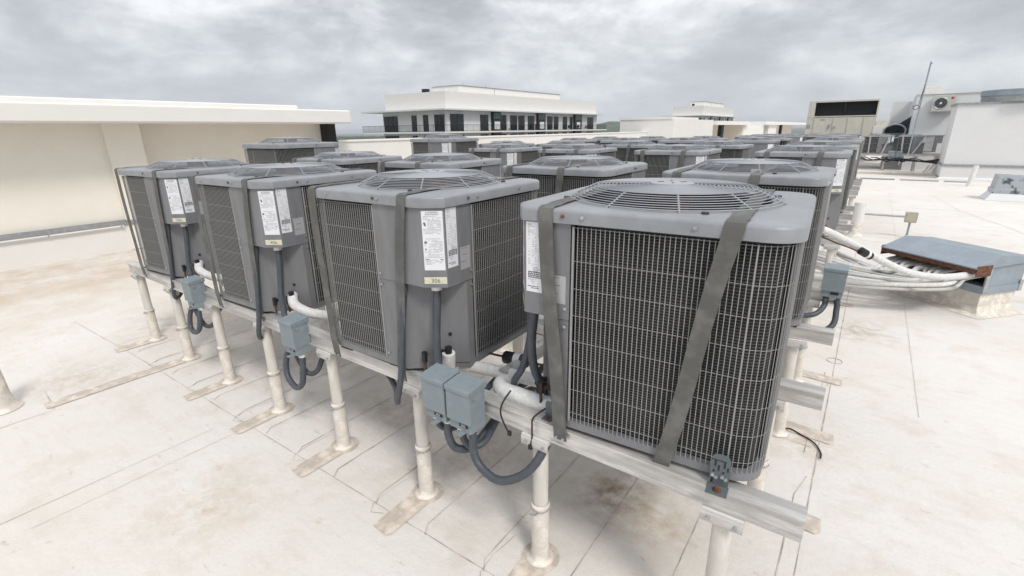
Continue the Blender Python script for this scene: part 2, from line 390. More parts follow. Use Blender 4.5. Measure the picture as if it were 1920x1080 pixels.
def make_condenser(detail=2):
    root = empty('condenser_unit', (0, 0, 0))
    # base pan
    mb = MB(); fp = footprint(.012, .33, .25)
    rows = [[(x, y, z) for x, y in footprint(i, .33, .25)] for i, z in ((.02, ZP0), (.010, ZP0+.004), (.010, ZP1-.002), (.016, ZP1), (.05, ZP1))]
    mb.grid(rows, PAINT, True, False); mb.face(rows[0][::-1], PAINT); mb.face([(x, y, ZP1-.001) for x, y in footprint(.05, .33, .25)], DARK)
    mb.build('base_pan', root)
    if detail > 1:
        for (x, y) in ((-.45, .10), (-.95, .10), (-.14, .55), (-.14, 1.0), (-.95, 1.0)):
            mb = MB(); mb.box(x-.06, x+.06, y-.07, y+.07, ZP0-.022, ZP0, BLACK); mb.build('rubber_foot', root)
    # coil
    mb = MB(); cp = coil_path(.038, .06); rows = [[(p.x, p.y, z) for p in cp] for z in (ZP1-.005, ZC0+.01)]; mb.grid(rows, COIL, False, True)
    mb.build('coil', root)
    # wire guard around the coil
    mb = MB(); wp = coil_path(.006, .0197 if detail > 1 else .05); rw = .00135 if detail > 1 else .004
    for k, p in enumerate(wp):
        thick = k in (0, len(wp)-1)
        q = .0042 if thick else rw
        if min((p-Vector(c_)).length for c_ in ((0, B-RR, 0), (-A, RR, 0), (-A, .78, 0))) < .013: q = .0027
        a = [(p.x+q*dx, p.y+q*dy, z) for z in (0,) for dx, dy in ((-1, -1), (1, -1), (1, 1), (-1, 1))]
        mb.grid([[(x, y, ZP1) for x, y, _ in a], [(x, y, ZC0-.012) for x, y, _ in a]], WIRE, True, False)
    for z in ([2.003, 1.852, 1.722, 1.592, 1.463, 1.334, 1.206, 1.078] if detail > 1 else [1.9, 1.6, 1.3]):
        mb.tube([(p.x, p.y, z) for p in coil_path(.0095, .04)], rw*1.05, WIRE, 4, False, True, False)
    mb.build('coil_guard', root)
    # sheet metal service corner: lower panels with the deep diagonal recess
    i = .008; mb = MB(); z0, zm, z1 = ZP1-.004, 1.568, ZC0+.005
    lowp = [(-.495, i+.05), (-.495, i), (-.335, i), (-i-.0, .245), (-i, .30), (-i-.05, .30)]
    mb.grid([[(x, y, z) for x, y in lowp] for z in (z0, zm+.002)], PAINT, False, False)
    mb.build('lower_corner_panel', root)
    mb = MB()
    upp = [(-.497, .06), (-.497, i-.003), (-CA-.002, i-.003), (-i+.003, CB+.003), (-i+.003, .302), (-.06, .302)]
    mb.grid([[(x, y, z) for x, y in upp] for z in (zm, z1)], PAINT, False, False)
    mb.face([(x, y, zm) for x, y in upp], PAINT)
    # hemmed lower edge and corner return flange
    for (xa, ya), (xb, yb) in zip(upp[1:4], upp[2:5]): mb.tube([(xa, ya, zm), (xb, yb, zm)], .003, PAINT, 6)
    mb.build('control_box', root)
    if detail > 1:
        def screw(p, q, r_, m_):
            mb = MB(); mb.tube([p, q], r_, m_, 8); mb.build('screw', root)
        for (x, y, z, nx, ny) in [(-.475, .004, 1.60, 0, -1), (-.475, .004, 1.53, 0, -1), (-.47, .004, 1.07, 0, -1), (-.004, .285, 1.62, 1, 0), (-.004, .285, 1.53, 1, 0)]:
            screw((x, y, z), (x+nx*.008, y+ny*.008, z), .0075, STEEL)
        for u_, m_ in ((-.43, STEEL), (-.47, RUST), (-.9, STEEL)): screw((u_, 0, 2.052), (u_, -.016, 2.052), .0085, m_)
        for v, m_ in ((.27, RUST), (.36, STEEL), (.8, STEEL)): screw((0, v, 2.052), (.016, v, 2.052), .0085, m_)
    # panels on the side behind
    mb = MB(); yb = B-.006
    for x0, x1 in ((-A+.17, -.72), (-.715, -.44), (-.435, -.17)): mb.box(x0, x1, yb-.02, yb, ZP1-.003, ZC0+.004, PAINT)
    mb.build('rear_panel', root)
    # cap: rounded lid with fan opening
    cx, cy = -A/2, B/2; base = footprint(-.009, r=.115); pts = []
    for a, b in zip(base, base[1:]+base[:1]):
        k = max(1, int((Vector(b)-Vector(a)).length/.07))
        for j in range(k): pts.append((a[0]+(b[0]-a[0])*j/k, a[1]+(b[1]-a[1])*j/k))
    def ins(p, d):
        x, y = p; s = 1-d/.55; return (cx+(x-cx)*s, cy+(y-cy)*s)
    prof = [(.012, ZC0-.0), (0, ZC0), (0, ZC1-.016), (.003, ZC1-.008), (.010, ZC1-.002), (.022, ZC1), (.03, ZC1+.0005)]
    rows = [[(*ins(p, d), z) for p in pts] for d, z in prof]
    def circ(r, z): 
        o_ = []
        for p in pts:
            a = math.atan2(p[1]-cy, p[0]-cx); o_.append((cx+r*cos(a), cy+r*sin(a), z))
        return o_
    rows += [circ(.462, ZC1+.004), circ(.435, ZC1+.010), circ(.428, ZC1+.008), circ(.425, ZC1-.01)]
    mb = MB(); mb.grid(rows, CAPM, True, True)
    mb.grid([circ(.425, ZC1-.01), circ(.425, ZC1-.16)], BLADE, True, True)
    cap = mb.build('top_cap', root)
    # fan, motor
    mb = MB(); mb.cyl((cx, cy), .098, 1.965, 2.125, RUSTY, 24); mb.cyl((cx, cy), .102, 2.112, 2.132, RUSTY, 24)
    mt = mb.build('fan_motor', root)
    if detail > 1:
        mb = MB(); an = [RD(190)+RD(38)*k/6 for k in range(7)]
        mb.grid([[(cx+.0995*cos(a), cy+.0995*sin(a), z) for a in an] for z in (2.015, 2.09)], PAPER, False, True); mb.build('motor_label', mt)
    mb = MB()
    for k in range(3):
        a0 = 2*pi*k/3+.4; rows = []
        for j in range(7):
            t = j/6; row = []
            for q in range(6):
                r = .07+(.41-.07)*q/5; a = a0+t*(1.35 if q > 1 else .7)*(1-.12*q/5); row.append((cx+r*cos(a), cy+r*sin(a), 1.93+.075*(t-.5)+.01*sin(pi*t)))
            rows.append(row)
        mb.grid(rows, BLADE, False, True)
    mb.cyl((cx, cy), .06, 1.89, 1.965, BLADE, 16)
    mb.build('fan_blades', root)
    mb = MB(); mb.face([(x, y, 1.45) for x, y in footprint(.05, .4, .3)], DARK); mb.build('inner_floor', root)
    # dome fan guard
    mb = MB(); nseg = 56 if detail > 1 else 20; rg = .0021 if detail > 1 else .005
    def gz(r):
        if r > .36: return 2.094+(.472-r)/(.472-.36)*.052
        return 2.146+(.36-r)/.36*.012
    rings = [.472, .456, .440, .424, .408, .392, .376, .360]+[.342-.0175*k for k in range(15)] if detail > 1 else [.472, .43, .39, .355, .31, .26, .21, .16, .12]
    for r in rings: mb.tube([(cx+r*cos(2*pi*j/nseg), cy+r*sin(2*pi*j/nseg), gz(r)) for j in range(nseg)], rg, GUARD, 4, True)
    for k in range(10):
        a = 2*pi*k/10+.31
        prof_r = [.482, .47, .44, .41, .38, .36, .3, .2, .09]
        mb.tube([(cx+r*cos(a), cy+r*sin(a), gz(min(r, .472))-.005-(.005 if r > .475 else 0)) for r in prof_r], .0042 if detail > 1 else .006, GUARD, 5)
    if detail > 1:
        for k in range(4):
            a = 2*pi*k/4+.5; mb.cyl((cx+.49*cos(a), cy+.49*sin(a)), .014, ZC1, ZC1+.013, BLADE, 10)
    mb.build('fan_guard', root)
    mb = MB(); mb.lathe((cx, cy), [(0.0001, 2.163), (.085, 2.162), (.098, 2.158), (.098, 2.154)], GUARD, 24)
    for k in range(4):
        a = 2*pi*k/4+.3; x, y = cx+.05*cos(a), cy+.05*sin(a); mb.box(-.014, .014, -.004, .004, 2.1625, 2.1645, BLACK, Matrix.Translation((x, y, 0)) @ Matrix.Rotation(a, 4, 'Z'))
    mb.build('guard_hub', root)
    # labels
    ch = Vector((CA, CB, 0)); chl = ch.length; chn = ch.normalized()
    if detail > 1:
        yy = i-.003
        label_mesh(root, 'warning_label', Vector((-CA-.002, yy, 1.668))+chn*.012, chn, .118, .335, 1, 1)
        label_mesh(root, 'rating_label', (-i+.003, CB+.012, 1.675), (0, 1, 0), .088, .338, 2, 2)
        label_mesh(root, 'caution_label', (-i+.003, .195, 1.64), (0, 1, 0), .09, .135, 3, 3)
        # service valves in the recess
        d = Vector((.335, .245, 0)).normalized(); nrm = Vector((d.y, -d.x, 0)); base0 = Vector((-.335, .008, 0))
        for s_, z in ((.13, 1.09), (.24, 1.10)):
            p = base0+d*s_; p.z = z; mb = MB()
            mb.tube([p, p+nrm*.05], .014, COPPER, 8); mb.tube([p+nrm*.05-Vector((0, 0, .03)), p+nrm*.05+Vector((0, 0, .035))], .017, BLACK, 8); mb.tube([p+nrm*.05, p+nrm*.05+Vector((0, 0, -.10))], .009, COPPER, 6); mb.build('service_valve', root)
        p = base0+d*.29; p.z = 1.22; mb = MB(); mb.tube([p, p+nrm*.006], .012, BLACK, 10)
        mb.build('grommet', root)
    else:
        mb = MB(); 
        for O_, e_, w_ in ((Vector((-CA, .004, 1.668))+chn*.012, chn, .118), (Vector((-.004, CB+.012, 1.668)), Vector((0, 1, 0)), .09)):
            nn = e_.cross(Vector((0, 0, 1))); mb.face([O_+e_*a_+Vector((0, 0, b_))+nn*.002 for a_, b_ in ((0, 0), (w_, 0), (w_, .33), (0, .33))], PAPER)
        mb.build('warning_label', root)
    return root
unit0 = make_condenser(2); unitF = make_condenser(1)
for o_ in list(bpy.data.objects): KIDS.setdefault(o_.name, [])
for o_ in list(bpy.data.objects):
    if o_.parent: KIDS[o_.parent.name].append(o_)
_first = {2: unit0, 1: unitF}; _used = {2: False, 1: False}

def plate(parent, num):
    ch = Vector((CA, CB, 0)).normalized(); O = Vector((-CA-.002, .004, 1.588))+ch*.006; mb = MB(); nn = ch.cross(Vector((0, 0, 1)))
    mb.face([O+ch*a+Vector((0, 0, b))+nn*.0015 for a, b in ((0, 0), (.13, 0), (.13, .04), (0, .04))], PAPERW)
    text_faces(mb, num, .036, O+ch*.065+Vector((0, 0, .007))+nn*.0015, ch, Vector((0, 0, 1)), INK, .001)
    return mb.build('number_plate', parent)

ROWNAME = {'A': 'front row', 'B': 'second row', 'C': 'third row', 'D': 'fourth row', 'E': 'fifth row', 'F': 'sixth row'}
def place_unit(x, y, rot, label, detail=2, zs=1.0, num=None, group='condenser units on the roof racks', straps=None, sc=1.0):
    src = _first[detail]
    if not _used[detail]: r = src; _used[detail] = True
    else: r = copy_tree(src)
    r.location = (x, y, 0); r.rotation_euler = (0, 0, rot); tag(r, label, 'air conditioner', group)
    if zs != 1.0 or sc != 1.0:
        r.scale = (sc, sc, zs); r.location.z = .966*(1-zs) if zs > 1 else .985*(1-zs)
    if num: plate(r, num)
    if straps: add_straps(r, straps)
    return r
# straps: list of (sx_top, sx_bottom) as world-like offsets; built in the unit's own frame
_strap_cache = {}
def add_straps(root, spec):
    """spec = (key, rot90, [(top, bottom, lean)]) strap lies over the unit from its world front to its world back"""
    key, rot, items = spec
    for n_, (t, b) in enumerate(items):
        kk = (key, n_)
        if kk in _strap_cache:
            o = _strap_cache[kk].copy(); COL.objects.link(o); o.parent = root; continue
        # local frame F: front face y=0, x to the right from left edge; depth D
        Wd, Dp = (A, B) if rot == 0 else ((B, A))
        Rm = {0: lambda x, y: (x-A, y), -90: lambda x, y: (-y, x), 90: lambda x, y: (-A+y, B-x)}[rot]
        wd = Rm(1, 0); o0 = Rm(0, 0); wdir = (wd[0]-o0[0], wd[1]-o0[1], 0)
        e_ = .0135
        path = [(b, -e_+.012, .905), (b, -e_+.008, .95)]
        for k in range(1, 12): 
            q = k/12; path.append((b+(t-b)*q+.006*sin(q*pi*2), -e_-.004*sin(pi*q), .95+(2.06-.95)*q))
        path += [(t, -e_-.001, 2.068), (t, -.006, 2.083), (t, .014, 2.089)]
        path += [(t+.003, .06, 2.088), (t, .13, 2.092), (t, Dp*.5, 2.093), (t, Dp-.13, 2.092), (t, Dp-.018, 2.089), (t, Dp+.006, 2.083), (t, Dp+e_, 2.066), (b, Dp+e_, .95), (b, Dp+e_-.01, .905)]
        mb = MB(); mb.ribbon([(*Rm(x, y), z) for x, y, z in path], .068, .003, STRAP, wdir)
        for dx in (-.018, .018):
            a_ = Rm(b+dx, -e_+.008); c_ = Rm(b+dx, -e_-.002); mb.tube([(*a_, .92), (*c_, .92)], .007, STEEL, 8)
        o = mb.build('hold_down_strap', root); _strap_cache[kk] = o
SA = ('L', 0, [(.055, .085), (A-.235, A-.36)])
SR = ('R', -90, [(.19, .275), (.93, .755)])
SBk = ('B', 90, [(.14, .16), (.70, .60)])
SC_ = ('C', 0, [(.17, .2), (.80, .72)])

GA = 'condenser units strapped to the racks'
place_unit(-1.835, 1.84, RD(1.6), 'grey condenser unit numbered 306, beside the nearest one in the front row', num='306', straps=SA, group=GA)
u206 = place_unit(-1.345, 1.835, RD(3.7-90), 'nearest and largest grey condenser unit, at the right end of the front row', num='206', straps=SR, group=GA); u206.scale = (1.0, 1.055, 1.0)
place_unit(-3.615, 1.88, RD(2.6), 'grey condenser unit numbered 406 in the front row', num='406', straps=SA, group=GA)
place_unit(-5.44, 1.925, RD(4.6), 'grey condenser unit numbered 506, leftmost in the front row beside the cream wall', num='506', straps=SA, group=GA)
XC = [-.26, -2.02, -3.83, -5.5]
for k, x in enumerate([-.235, -1.85, -3.72, -5.52]):
    place_unit(x, 3.92+A+random.uniform(-.02, .03), RD(90+[0.5, 1.5, 2.5, 1][k]), f'grey strapped condenser unit in the second row, {ORD[k]} from the right', straps=SBk, group=GA)
place_unit(-7.27, 4.1+A, RD(90), 'taller grey condenser unit against the cream wall, leftmost of the second row', zs=1.165, group=GA)
for k, x in enumerate(XC):
    place_unit(x, 7.62, RD([0, 1, 2, 0][k]), f'grey strapped condenser unit in the third row, {ORD[k]} from the right', straps=SC_, group=GA, num='106' if k == 0 else None)
place_unit(-7.2, 7.66, RD(0), 'taller grey condenser unit with three white labels, left end of the third row', zs=1.165, group=GA)
for k, x in enumerate([-.25, -2.0, -3.78, -5.5, -7.25]):
    place_unit(x, 10.08+A, RD(90), f'grey strapped condenser unit in the fourth row, {ORD[k]} from the right', straps=SBk, group=GA)
for k, x in enumerate([-.3, -2.05, -3.85, -5.6, -7.3]):
    place_unit(x, 13.75, 0, f'small looking grey condenser unit in the fifth row, {ORD[k]} from the right', 1, group=GA)
    place_unit(x, 16.1+A, RD(90), f'small looking grey condenser unit in the sixth row, {ORD[k]} from the right', 1, group=GA)

# ------------------------------------------------------------ beams and posts
BW, BT = .098, .100
def ibeam(y, x0, x1, zt=.965, label='', sc=1):
    mb = MB(); w = BW/2; t = .009; z0 = zt-BT
    pr = [(-w, z0), (w, z0), (w, z0+t), (.008, z0+t+.004), (.008, zt-t-.004), (w, zt-t), (w, zt), (-w, zt), (-w, zt-t), (-.008, zt-t-.004), (-.008, z0+t+.004), (-w, z0+t)]
    # web set close behind the front flange edge as on a rack channel
    pr = [(p[0]-.028 if abs(p[0]) < .02 else p[0], p[1]) for p in pr]
    L_ = x1-x0
    mb.grid([[(x, py_, pz) for py_, pz in pr] for x in (-L_/2, L_/2)], ALU, True, False)
    for x, s_ in ((-L_/2, 1), (L_/2, -1)):
        for q in ([0, 1, 2, 11], [11, 2, 3, 10], [10, 3, 4, 9], [9, 4, 5, 8], [8, 5, 6, 7]):
            f = [(x, pr[i][0], pr[i][1]) for i in q]; mb.face(f[::s_], ALU)
    o = mb.build('support_beam'); o.location = ((x0+x1)/2, y, 0); return tag(o, label, 'metal beam', 'aluminium rack beams')
BEAMS = [(1.906, -7.04, .026, 'aluminium beam under the front row, nearest the camera'), (3.03, -7.0, .004, 'aluminium beam under the back of the front row'),
         (4.078, -8.8, -.014, 'aluminium beam under the front of the second row'), (5.15, -8.8, -.03, 'aluminium beam under the back of the second row, holding a switch box'),
         (7.85, -8.8, -.09, 'aluminium beam under the front of the third row'), (9.02, -8.8, -.08, 'aluminium beam under the back of the third row'),
         (10.12, -8.8, -.12, 'aluminium beam under the front of the fourth row'), (11.2, -8.8, -.13, 'aluminium beam under the back of the fourth row'),
         (13.9, -8.8, -.15, 'aluminium beam under the front of the fifth row'), (15.0, -8.8, -.15, 'aluminium beam under the back of the fifth row'),
         (16.2, -8.8, -.15, 'aluminium beam under the front of the sixth row'), (17.2, -8.8, -.15, 'aluminium beam under the back of the sixth row')]
for y, x0, x1, lb in BEAMS: ibeam(y, x0, x1, label=lb)
def make_post():
    r = empty('support_post', (0, 0, 0))
    mb = MB(); mb.cyl((0, 0), .043, .02, .845, POSTM, 22); mb.build('pipe', r)
    mb = MB(); mb.box(-.085, .085, -.062, .062, .835, .8645, ALU, bev=.004); mb.box(-.085, .085, -.066, -.0625, .80, .85, ALU)
    mb.tube([(.055, -.066, .822), (.055, -.078, .822)], .009, STEEL, 8); mb.tube([(-.055, -.066, .822), (-.055, -.078, .822)], .009, STEEL, 8); mb.build('top_bracket', r)
    mb = MB(); mb.lathe((0, 0), [(.082, .006), (.074, .009), (.060, .016), (.0545, .03), (.0515, .06), (.0500, .2), (.0495, .395), (.046, .402)], BOOT, 24); mb.build('boot', r)
    mb = MB(); mb.lathe((0, 0), [(.0500, .378), (.0535, .380), (.0545, .388), (.053, .397), (.046, .404)], BOOT, 18)
    mb.tube([(.053*cos(a), .053*sin(a), .372+.004*sin(a*2)) for a in [2*pi*i/18 for i in range(18)]], .004, STEEL, 6, True)
    mb.tube([(.02, -.055, .37), (.0, -.065, .355), (-.03, -.062, .345)], .0045, STEEL, 5); mb.build('hose_clamp', r)
    return r
post0 = make_post(); KIDS[post0.name] = children_of(post0); pu = False
PX = [-.262-.943*k for k in range(10)]
for bi, (y, x0, x1, lb) in enumerate(BEAMS[:10]):
    for k, x in enumerate(PX):
        if x < x0 or (bi >= 8 and k > 3) or (bi >= 4 and k > 5): continue
        if pu: p = copy_tree(post0)
        else: p = post0; pu = True
        for c_ in KIDS['support_post']: KIDS.setdefault(c_.name, [])
        p.location = (x, y, 0); p.rotation_euler = (0, 0, random.uniform(-.1, .1))
        bl = 'front beam' if bi == 0 else f'{ORD[bi]} beam from the front'
        tag(p, f'white pipe post under the {bl}, {ORD[k]} from the right end', 'post', 'white pipe posts under the racks')

# ------------------------------------------------------------ roof surface
mb = MB(); mb.box(-13.2, 75, -14, 135, -.3, 0, ROOF); structure(mb.build('roof_deck'))
mb = MB(); mb.box(-16.6, -13.2, -14, 9.4, -.3, 0, ROOF); structure(mb.build('roof_terrace'))
mb = MB(); mb.box(-13.3, 74.9, -13.9, 134.9, -22, -.3, STUCCO3); tag(mb.build('building_block'), 'white walls of the building below this roof', 'building')
# membrane laps: thin dirty seams; sealed strips at each post
def seam(pts, w=.008, m=SEAM, z=.004):
    mb = MB(); P = [Vector((*p, 0)) for p in pts]; rows = []
    Q = []
    for a, b in zip(P, P[1:]):
        k = max(1, int((b-a).length/.12))
        for j in range(k): Q.append(a.lerp(b, j/k))
    Q.append(P[-1])
    for i, p in enumerate(Q):
        d = (Q[min(i+1, len(Q)-1)]-Q[max(i-1, 0)]).normalized(); n_ = Vector((-d.y, d.x, 0)); ww = w*random.uniform(.35, 1.1)/2; o_ = n_*random.uniform(-.0015, .0015)
        rows.append([tuple(p+o_-n_*ww+Vector((0, 0, z))), tuple(p+o_+n_*ww+Vector((0, 0, z)))])
    mb.grid(rows, m, False, False); return structure(mb.build('roof_seam'))
for x in [-.52-.472*k for k in range(14)]:
    seam([(x+.05, 1.63), (x, 1.70), (x, 6.8)], .009)
    seam([(x, 6.9), (x, 12)], .012)
seam([(-6.75, 1.565), (-2.6, 1.628), (.05, 1.66)], .007)
seam([(.035, -1.2), (.04, 12.5)], .009); seam([(-.045, 1.9), (-.05, 3.35), (.0, 3.6)], .008)
seam([(-.05, 3.9), (-.05, 4.3)], .007); seam([(-.03, 4.9), (-.03, 5.5)], .007)
seam([(-4.02, .2), (-4.0, 1.55)], .005, LIGHTSEAM); seam([(-4.25, -.6), (-4.22, 1.4)], .008, LIGHTSEAM); seam([(-5.78, -2), (-5.78, .70), (-6.3, .74)], .008)
seam([(-8.5, 1.5), (-6.75, 1.56)], .006)
seam([(.7, 5), (.72, 26)], .006, LIGHTSEAM); seam([(0.04, 9.6), (1.1, 9.9), (2.5, 9.2)], .01, LIGHTSEAM)
seam([(1.9, 23), (2.3, 19.1), (3.0, 16.2), (3.4, 13)], .014, LIGHTSEAM); seam([(-.7, 29.5), (12, 29.5)], .03)
seam([(.05, 13), (12, 13.2)], .02, LIGHTSEAM); seam([(.05, 19), (14, 19.3)], .02, LIGHTSEAM)
for k in range(8):
    x = PX[k]; w = .085; y0 = 1.49 if k != 6 else .67
    mb = MB(); P = [(-w+random.uniform(0, .02), y0), (w-.02, y0-.01), (w, y0+.02), (w, 1.93), (-w, 1.93)]
    mb.face([(p[0], p[1], .006) for p in P], PATCH); mb.cyl((0, 1.91), .112, .003, .0065, PATCH, 24); o = structure(mb.build('roof_patch')); o.location = (x, 0, 0)
    seam([(x-w-.14, 1.62), (x-w-.09, 1.56), (x-w-.01, 1.60)], .005); seam([(x-w-.14, 1.62), (x-w-.15, 1.75), (x-w-.13, 1.95)], .004)
for y in (3.12, 4.22, 5.35, 8.0, 9.1, 10.3):
    mb = MB(); mb.face([(p[0], p[1]+y, .006) for p in ((-.32, -.07), (.10, -.10), (.125, -.07), (.12, .06), (-.32, .09))], PATCH); structure(mb.build('roof_patch'))
    seam([(-.30, y-.2), (-.02, y-.22), (.01, y-.16), (.01, y-.1)], .006)
mb = MB(); mb.tube([(.03+.07*cos(a), 5.85+.07*sin(a), .005) for a in [2*pi*i/24 for i in range(24)]], .003, SEAM, 4, True); structure(mb.build('roof_mark'))

# ------------------------------------------------------------ left wall, canopy and parapet
def thing_mesh(name, mb, label, cat, group=None): return tag(mb.build(name), label, cat, group)
LW = empty('penthouse_wall', (-13, 3.6, 0)); tag(LW, 'cream stucco rooftop enclosure with deep white overhanging fascia at left', 'building')
def lw(name, fn):
    mb = MB(); fn(mb); o = mb.build(name, LW); o.location = (13, -3.6, 0); return o
lw('wall', lambda m: m.box(-13.6, -13.1, -13, 3.7, 0, 2.75, STUCCO2))
lw('wall_base', lambda m: (m.box(-13.1, -13.02, -13, 3.62, 0, .55, STUCCO), None))
lw('pillar', lambda m: m.box(-13.9, -13.0, 3.62, 4.27, 0, 2.75, STUCCO2, bev=.02))
lw('recess_wall', lambda m: (m.prism([(-13.62, 4.2), (-13.62, 7.55), (-13.36, 9.1), (-13.7, 9.2), (-14.0, 7.6), (-14.0, 4.2)], 0, 2.75, STUCCO2)))
lw('opening_jamb', lambda m: m.box(-13.34, -12.95, 8.9, 9.14, .9, 2.66, DARK))
lw('fascia', lambda m: (m.box(-16.5, -12.2, -13, 9.15, 2.66, 3.005, STUCCO, bev=.03), None))
lw('roof_edge', lambda m: (m.box(-16.3, -12.9, -13, 8.0, 3.005, 3.13, STUCCO, bev=.02), None))
lw('flashing', lambda m: (m.box(-13.015, -12.99, -13, 3.62, .56, .68, FLASH), m.box(-13.0, -12.975, 3.62, 4.3, .56, .66, FLASH)))
lw('conduit_run', lambda m: (m.tube([(-12.97, -13, .55), (-12.97, 3.55, .55)], .018, WHITEP, 8), [m.tube([(-12.985, y, .53), (-12.95, y, .53), (-12.95, y, .59)], .012, STEEL, 6) for y in (-1, .5, 2.3, 3.5)]))
mb = MB(); mb.box(-13.35, -13.0, 9.2, 34, 0, 2.14, STUCCO); mb.box(-13.4, -12.96, 9.2, 34, 2.14, 2.20, STUCCO, bev=.01)
mb.box(-13.0, -12.93, 12.2, 15.2, 0, 2.1, STUCCO3)
thing_mesh('parapet_wall', mb, 'long low white parapet wall running back behind the units', 'wall')
PB = empty('penthouse_block', (-12, 45, 0)); tag(PB, 'long white rooftop block with beige alcoves far behind the parapet', 'building')
def pb(name, fn):
    mb = MB(); fn(mb); o = mb.build(name, PB); o.location = (12, -45, 0); return o
pb('wall', lambda m: (m.box(-15, -11.2, 34, 44, 0, 2.98, STUCCO), m.box(-15.1, -11.3, 33.95, 40, 2.98, 3.12, STUCCO)))
pb('wall', lambda m: m.box(-15, -11.2, 56, 67, 0, 2.6, STUCCO)); pb('wall', lambda m: m.box(-15, -11.2, 70, 76, 0, 2.6, STUCCO))
pb('alcove', lambda m: (m.box(-14, -13.6, 44, 56, 0, 2.6, STUCCO2), m.box(-13.6, -11.25, 55.8, 56, 0, 2.6, STUCCO2)))
pb('alcove', lambda m: m.box(-14, -13.6, 76, 110, 0, 2.6, STUCCO2))
pb('fascia', lambda m: m.box(-15, -10.9, 44, 57, 2.6, 2.92, STUCCO)); pb('fascia', lambda m: m.box(-15, -10.9, 66, 112, 2.6, 2.98, STUCCO))
pb('dark_column', lambda m: m.box(-11.9, -11.6, 48.5, 49.4, 0, 2.6, DARK)); pb('dark_column', lambda m: m.box(-11.9, -11.6, 83, 84, 0, 2.6, DARK))

# ------------------------------------------------------------ far tower
def make_tower():
    T = empty('apartment_building', (-55.5, 59.5, -20))
    OX, OY, OZ = 55.5, -59.5, 20
    def part(name, fn, parent=None):
        mb = MB(); fn(mb); o = mb.build(name, parent or T)
        if not parent: o.location = (OX, OY, OZ)
        return o
    X1, X0, Y0, Y1 = -55.5, -73, 59.5, 112
    part('wall', lambda m: m.box(X0+2.6, X1, Y0, Y1, -20, 5.6, STUCCO3))
    part('roof_slab', lambda m: m.box(X0-.9, -54.2, 57.7, 113.6, 5.55, 5.78, STUCCO3))
    for z in (2.1, -1.1): part('balcony', lambda m: m.box(X0-.5, -53.9, 57.4, 114.4, z, z+.24, STUCCO))
    part('parapet', lambda m: m.box(X0+3.5, X1+.02, Y0+.02, Y1-.5, 5.78, 8.35, STUCCO))
    part('penthouse', lambda m: (m.box(-63, -57.2, 64.6, 97.3, 8.35, 9.5, STUCCO), m.box(-63.1, -57.1, 64.5, 97.4, 9.5, 9.6, FLASH)))
    for z in (2.34, -.86):
        def rail(m, z=z):
            for zz_ in (z+.08, z+1.02): m.box(X0-.5, -53.95, 57.42, 57.47, zz_-.025, zz_+.025, DARK); m.box(-54.0, -53.95, 57.42, 114.3, zz_-.025, zz_+.025, DARK)
            x = X0-.5
            k = 0
            while x < -53.95:
                w_ = .03 if k % 6 else .06; m.box(x, x+w_, 57.43, 57.46, z, z+1.02, DARK); x += .26; k += 1
            y = 57.4
            while y < 114.3:
                w_ = .03 if k % 6 else .06; m.box(-53.99, -53.96, y, y+w_, z, z+1.02, DARK); y += .26; k += 1
        part('railing', rail)
    lw_ = [(-70.14, -66.65), (-63.26, -62.07), (-60.57, -59.42), (-58.04, -55.85)]
    rw_ = [(60.4, 63.6), (67.9, 70.1), (73.6, 75.4), (76.6, 78.8), (79.2, 81.3), (82.4, 84.7), (89.5, 91.6), (92.1, 94.0), (95.8, 97.7), (98.8, 100.1), (107.1, 110.2)]
    for dz in (0, -3.2):
        for a, b in lw_:
            f = part('window', lambda m: (m.box(a, b, Y0-.06, Y0-.012, 2.36+dz, 4.92+dz, DARK),)); mid_ = [a+(b-a)*q/3 for q in range(4)] if b-a > 1.5 else [a, b]
            part('pane', lambda m: [m.box(p+.07, q-.07, Y0-.08, Y0-.062, 2.44+dz, 4.84+dz, GLASS) for p, q in zip(mid_, mid_[1:])], f)
        for a, b in rw_:
            f = part('window', lambda m: (m.box(X1+.012, X1+.06, a, b, 2.36+dz, 5.0+dz, DARK),)); mm_ = (a+b)/2
            part('pane', lambda m: [m.box(X1+.062, X1+.08, p+.07, q-.07, 2.44+dz, 4.92+dz, GLASS) for p, q in ((a, mm_), (mm_, b))], f)
        for a, b in ((70.9, 73.2), (85.4, 88.1), (100.4, 103.6)):
            f = part('window', lambda m: m.box(X1+.012, X1+.5, a, b, 2.36+dz, 5.5+dz, DARK))
            part('pane', lambda m: [m.box(X1+.502, X1+.52, a+.14, b-.14, p, q, GREENG if dz == 0 and p > 4 else GLASS) for p, q in ((2.5+dz, 4.15+dz), (4.35+dz, 5.4+dz))]+[m.box(X1+.521, X1+.53, (a+b)/2-.8, (a+b)/2+.8, 2.6+dz, 3.9+dz, STUCCO3)], f)
    part('roof_mast', lambda m: [m.tube([(x, y, 8.3), (x, y, z)], .05, STEEL, 5) for x, y, z in ((-57.4, 66, 10.0), (-57.4, 72, 10.0), (-56.2, 73, 9.4), (-57.4, 84, 9.7))])
    part('vent_box', lambda m: m.box(-61, -60, 60, 60.8, 8.35, 8.9, DARK))
    return T
tw = make_tower(); tag(tw, 'white apartment tower top with balconies and dark windows beyond the parapet', 'building')
for o_ in list(bpy.data.objects): 
    if o_.parent and o_.parent.name not in KIDS: KIDS[o_.parent.name] = []
for o_ in list(bpy.data.objects):
    if o_.parent and (o_.parent == tw or o_.parent.parent == tw) and o_ not in KIDS[o_.parent.name]: KIDS[o_.parent.name].append(o_)
for o_ in list(bpy.data.objects): KIDS.setdefault(o_.name, [])
t2 = copy_tree(tw); t2.location = (-41.6, 151, -20); t2.scale = (.62, .72, 1.0); tag(t2, 'smaller white apartment tower top seen far away over the white rooftop block', 'building')
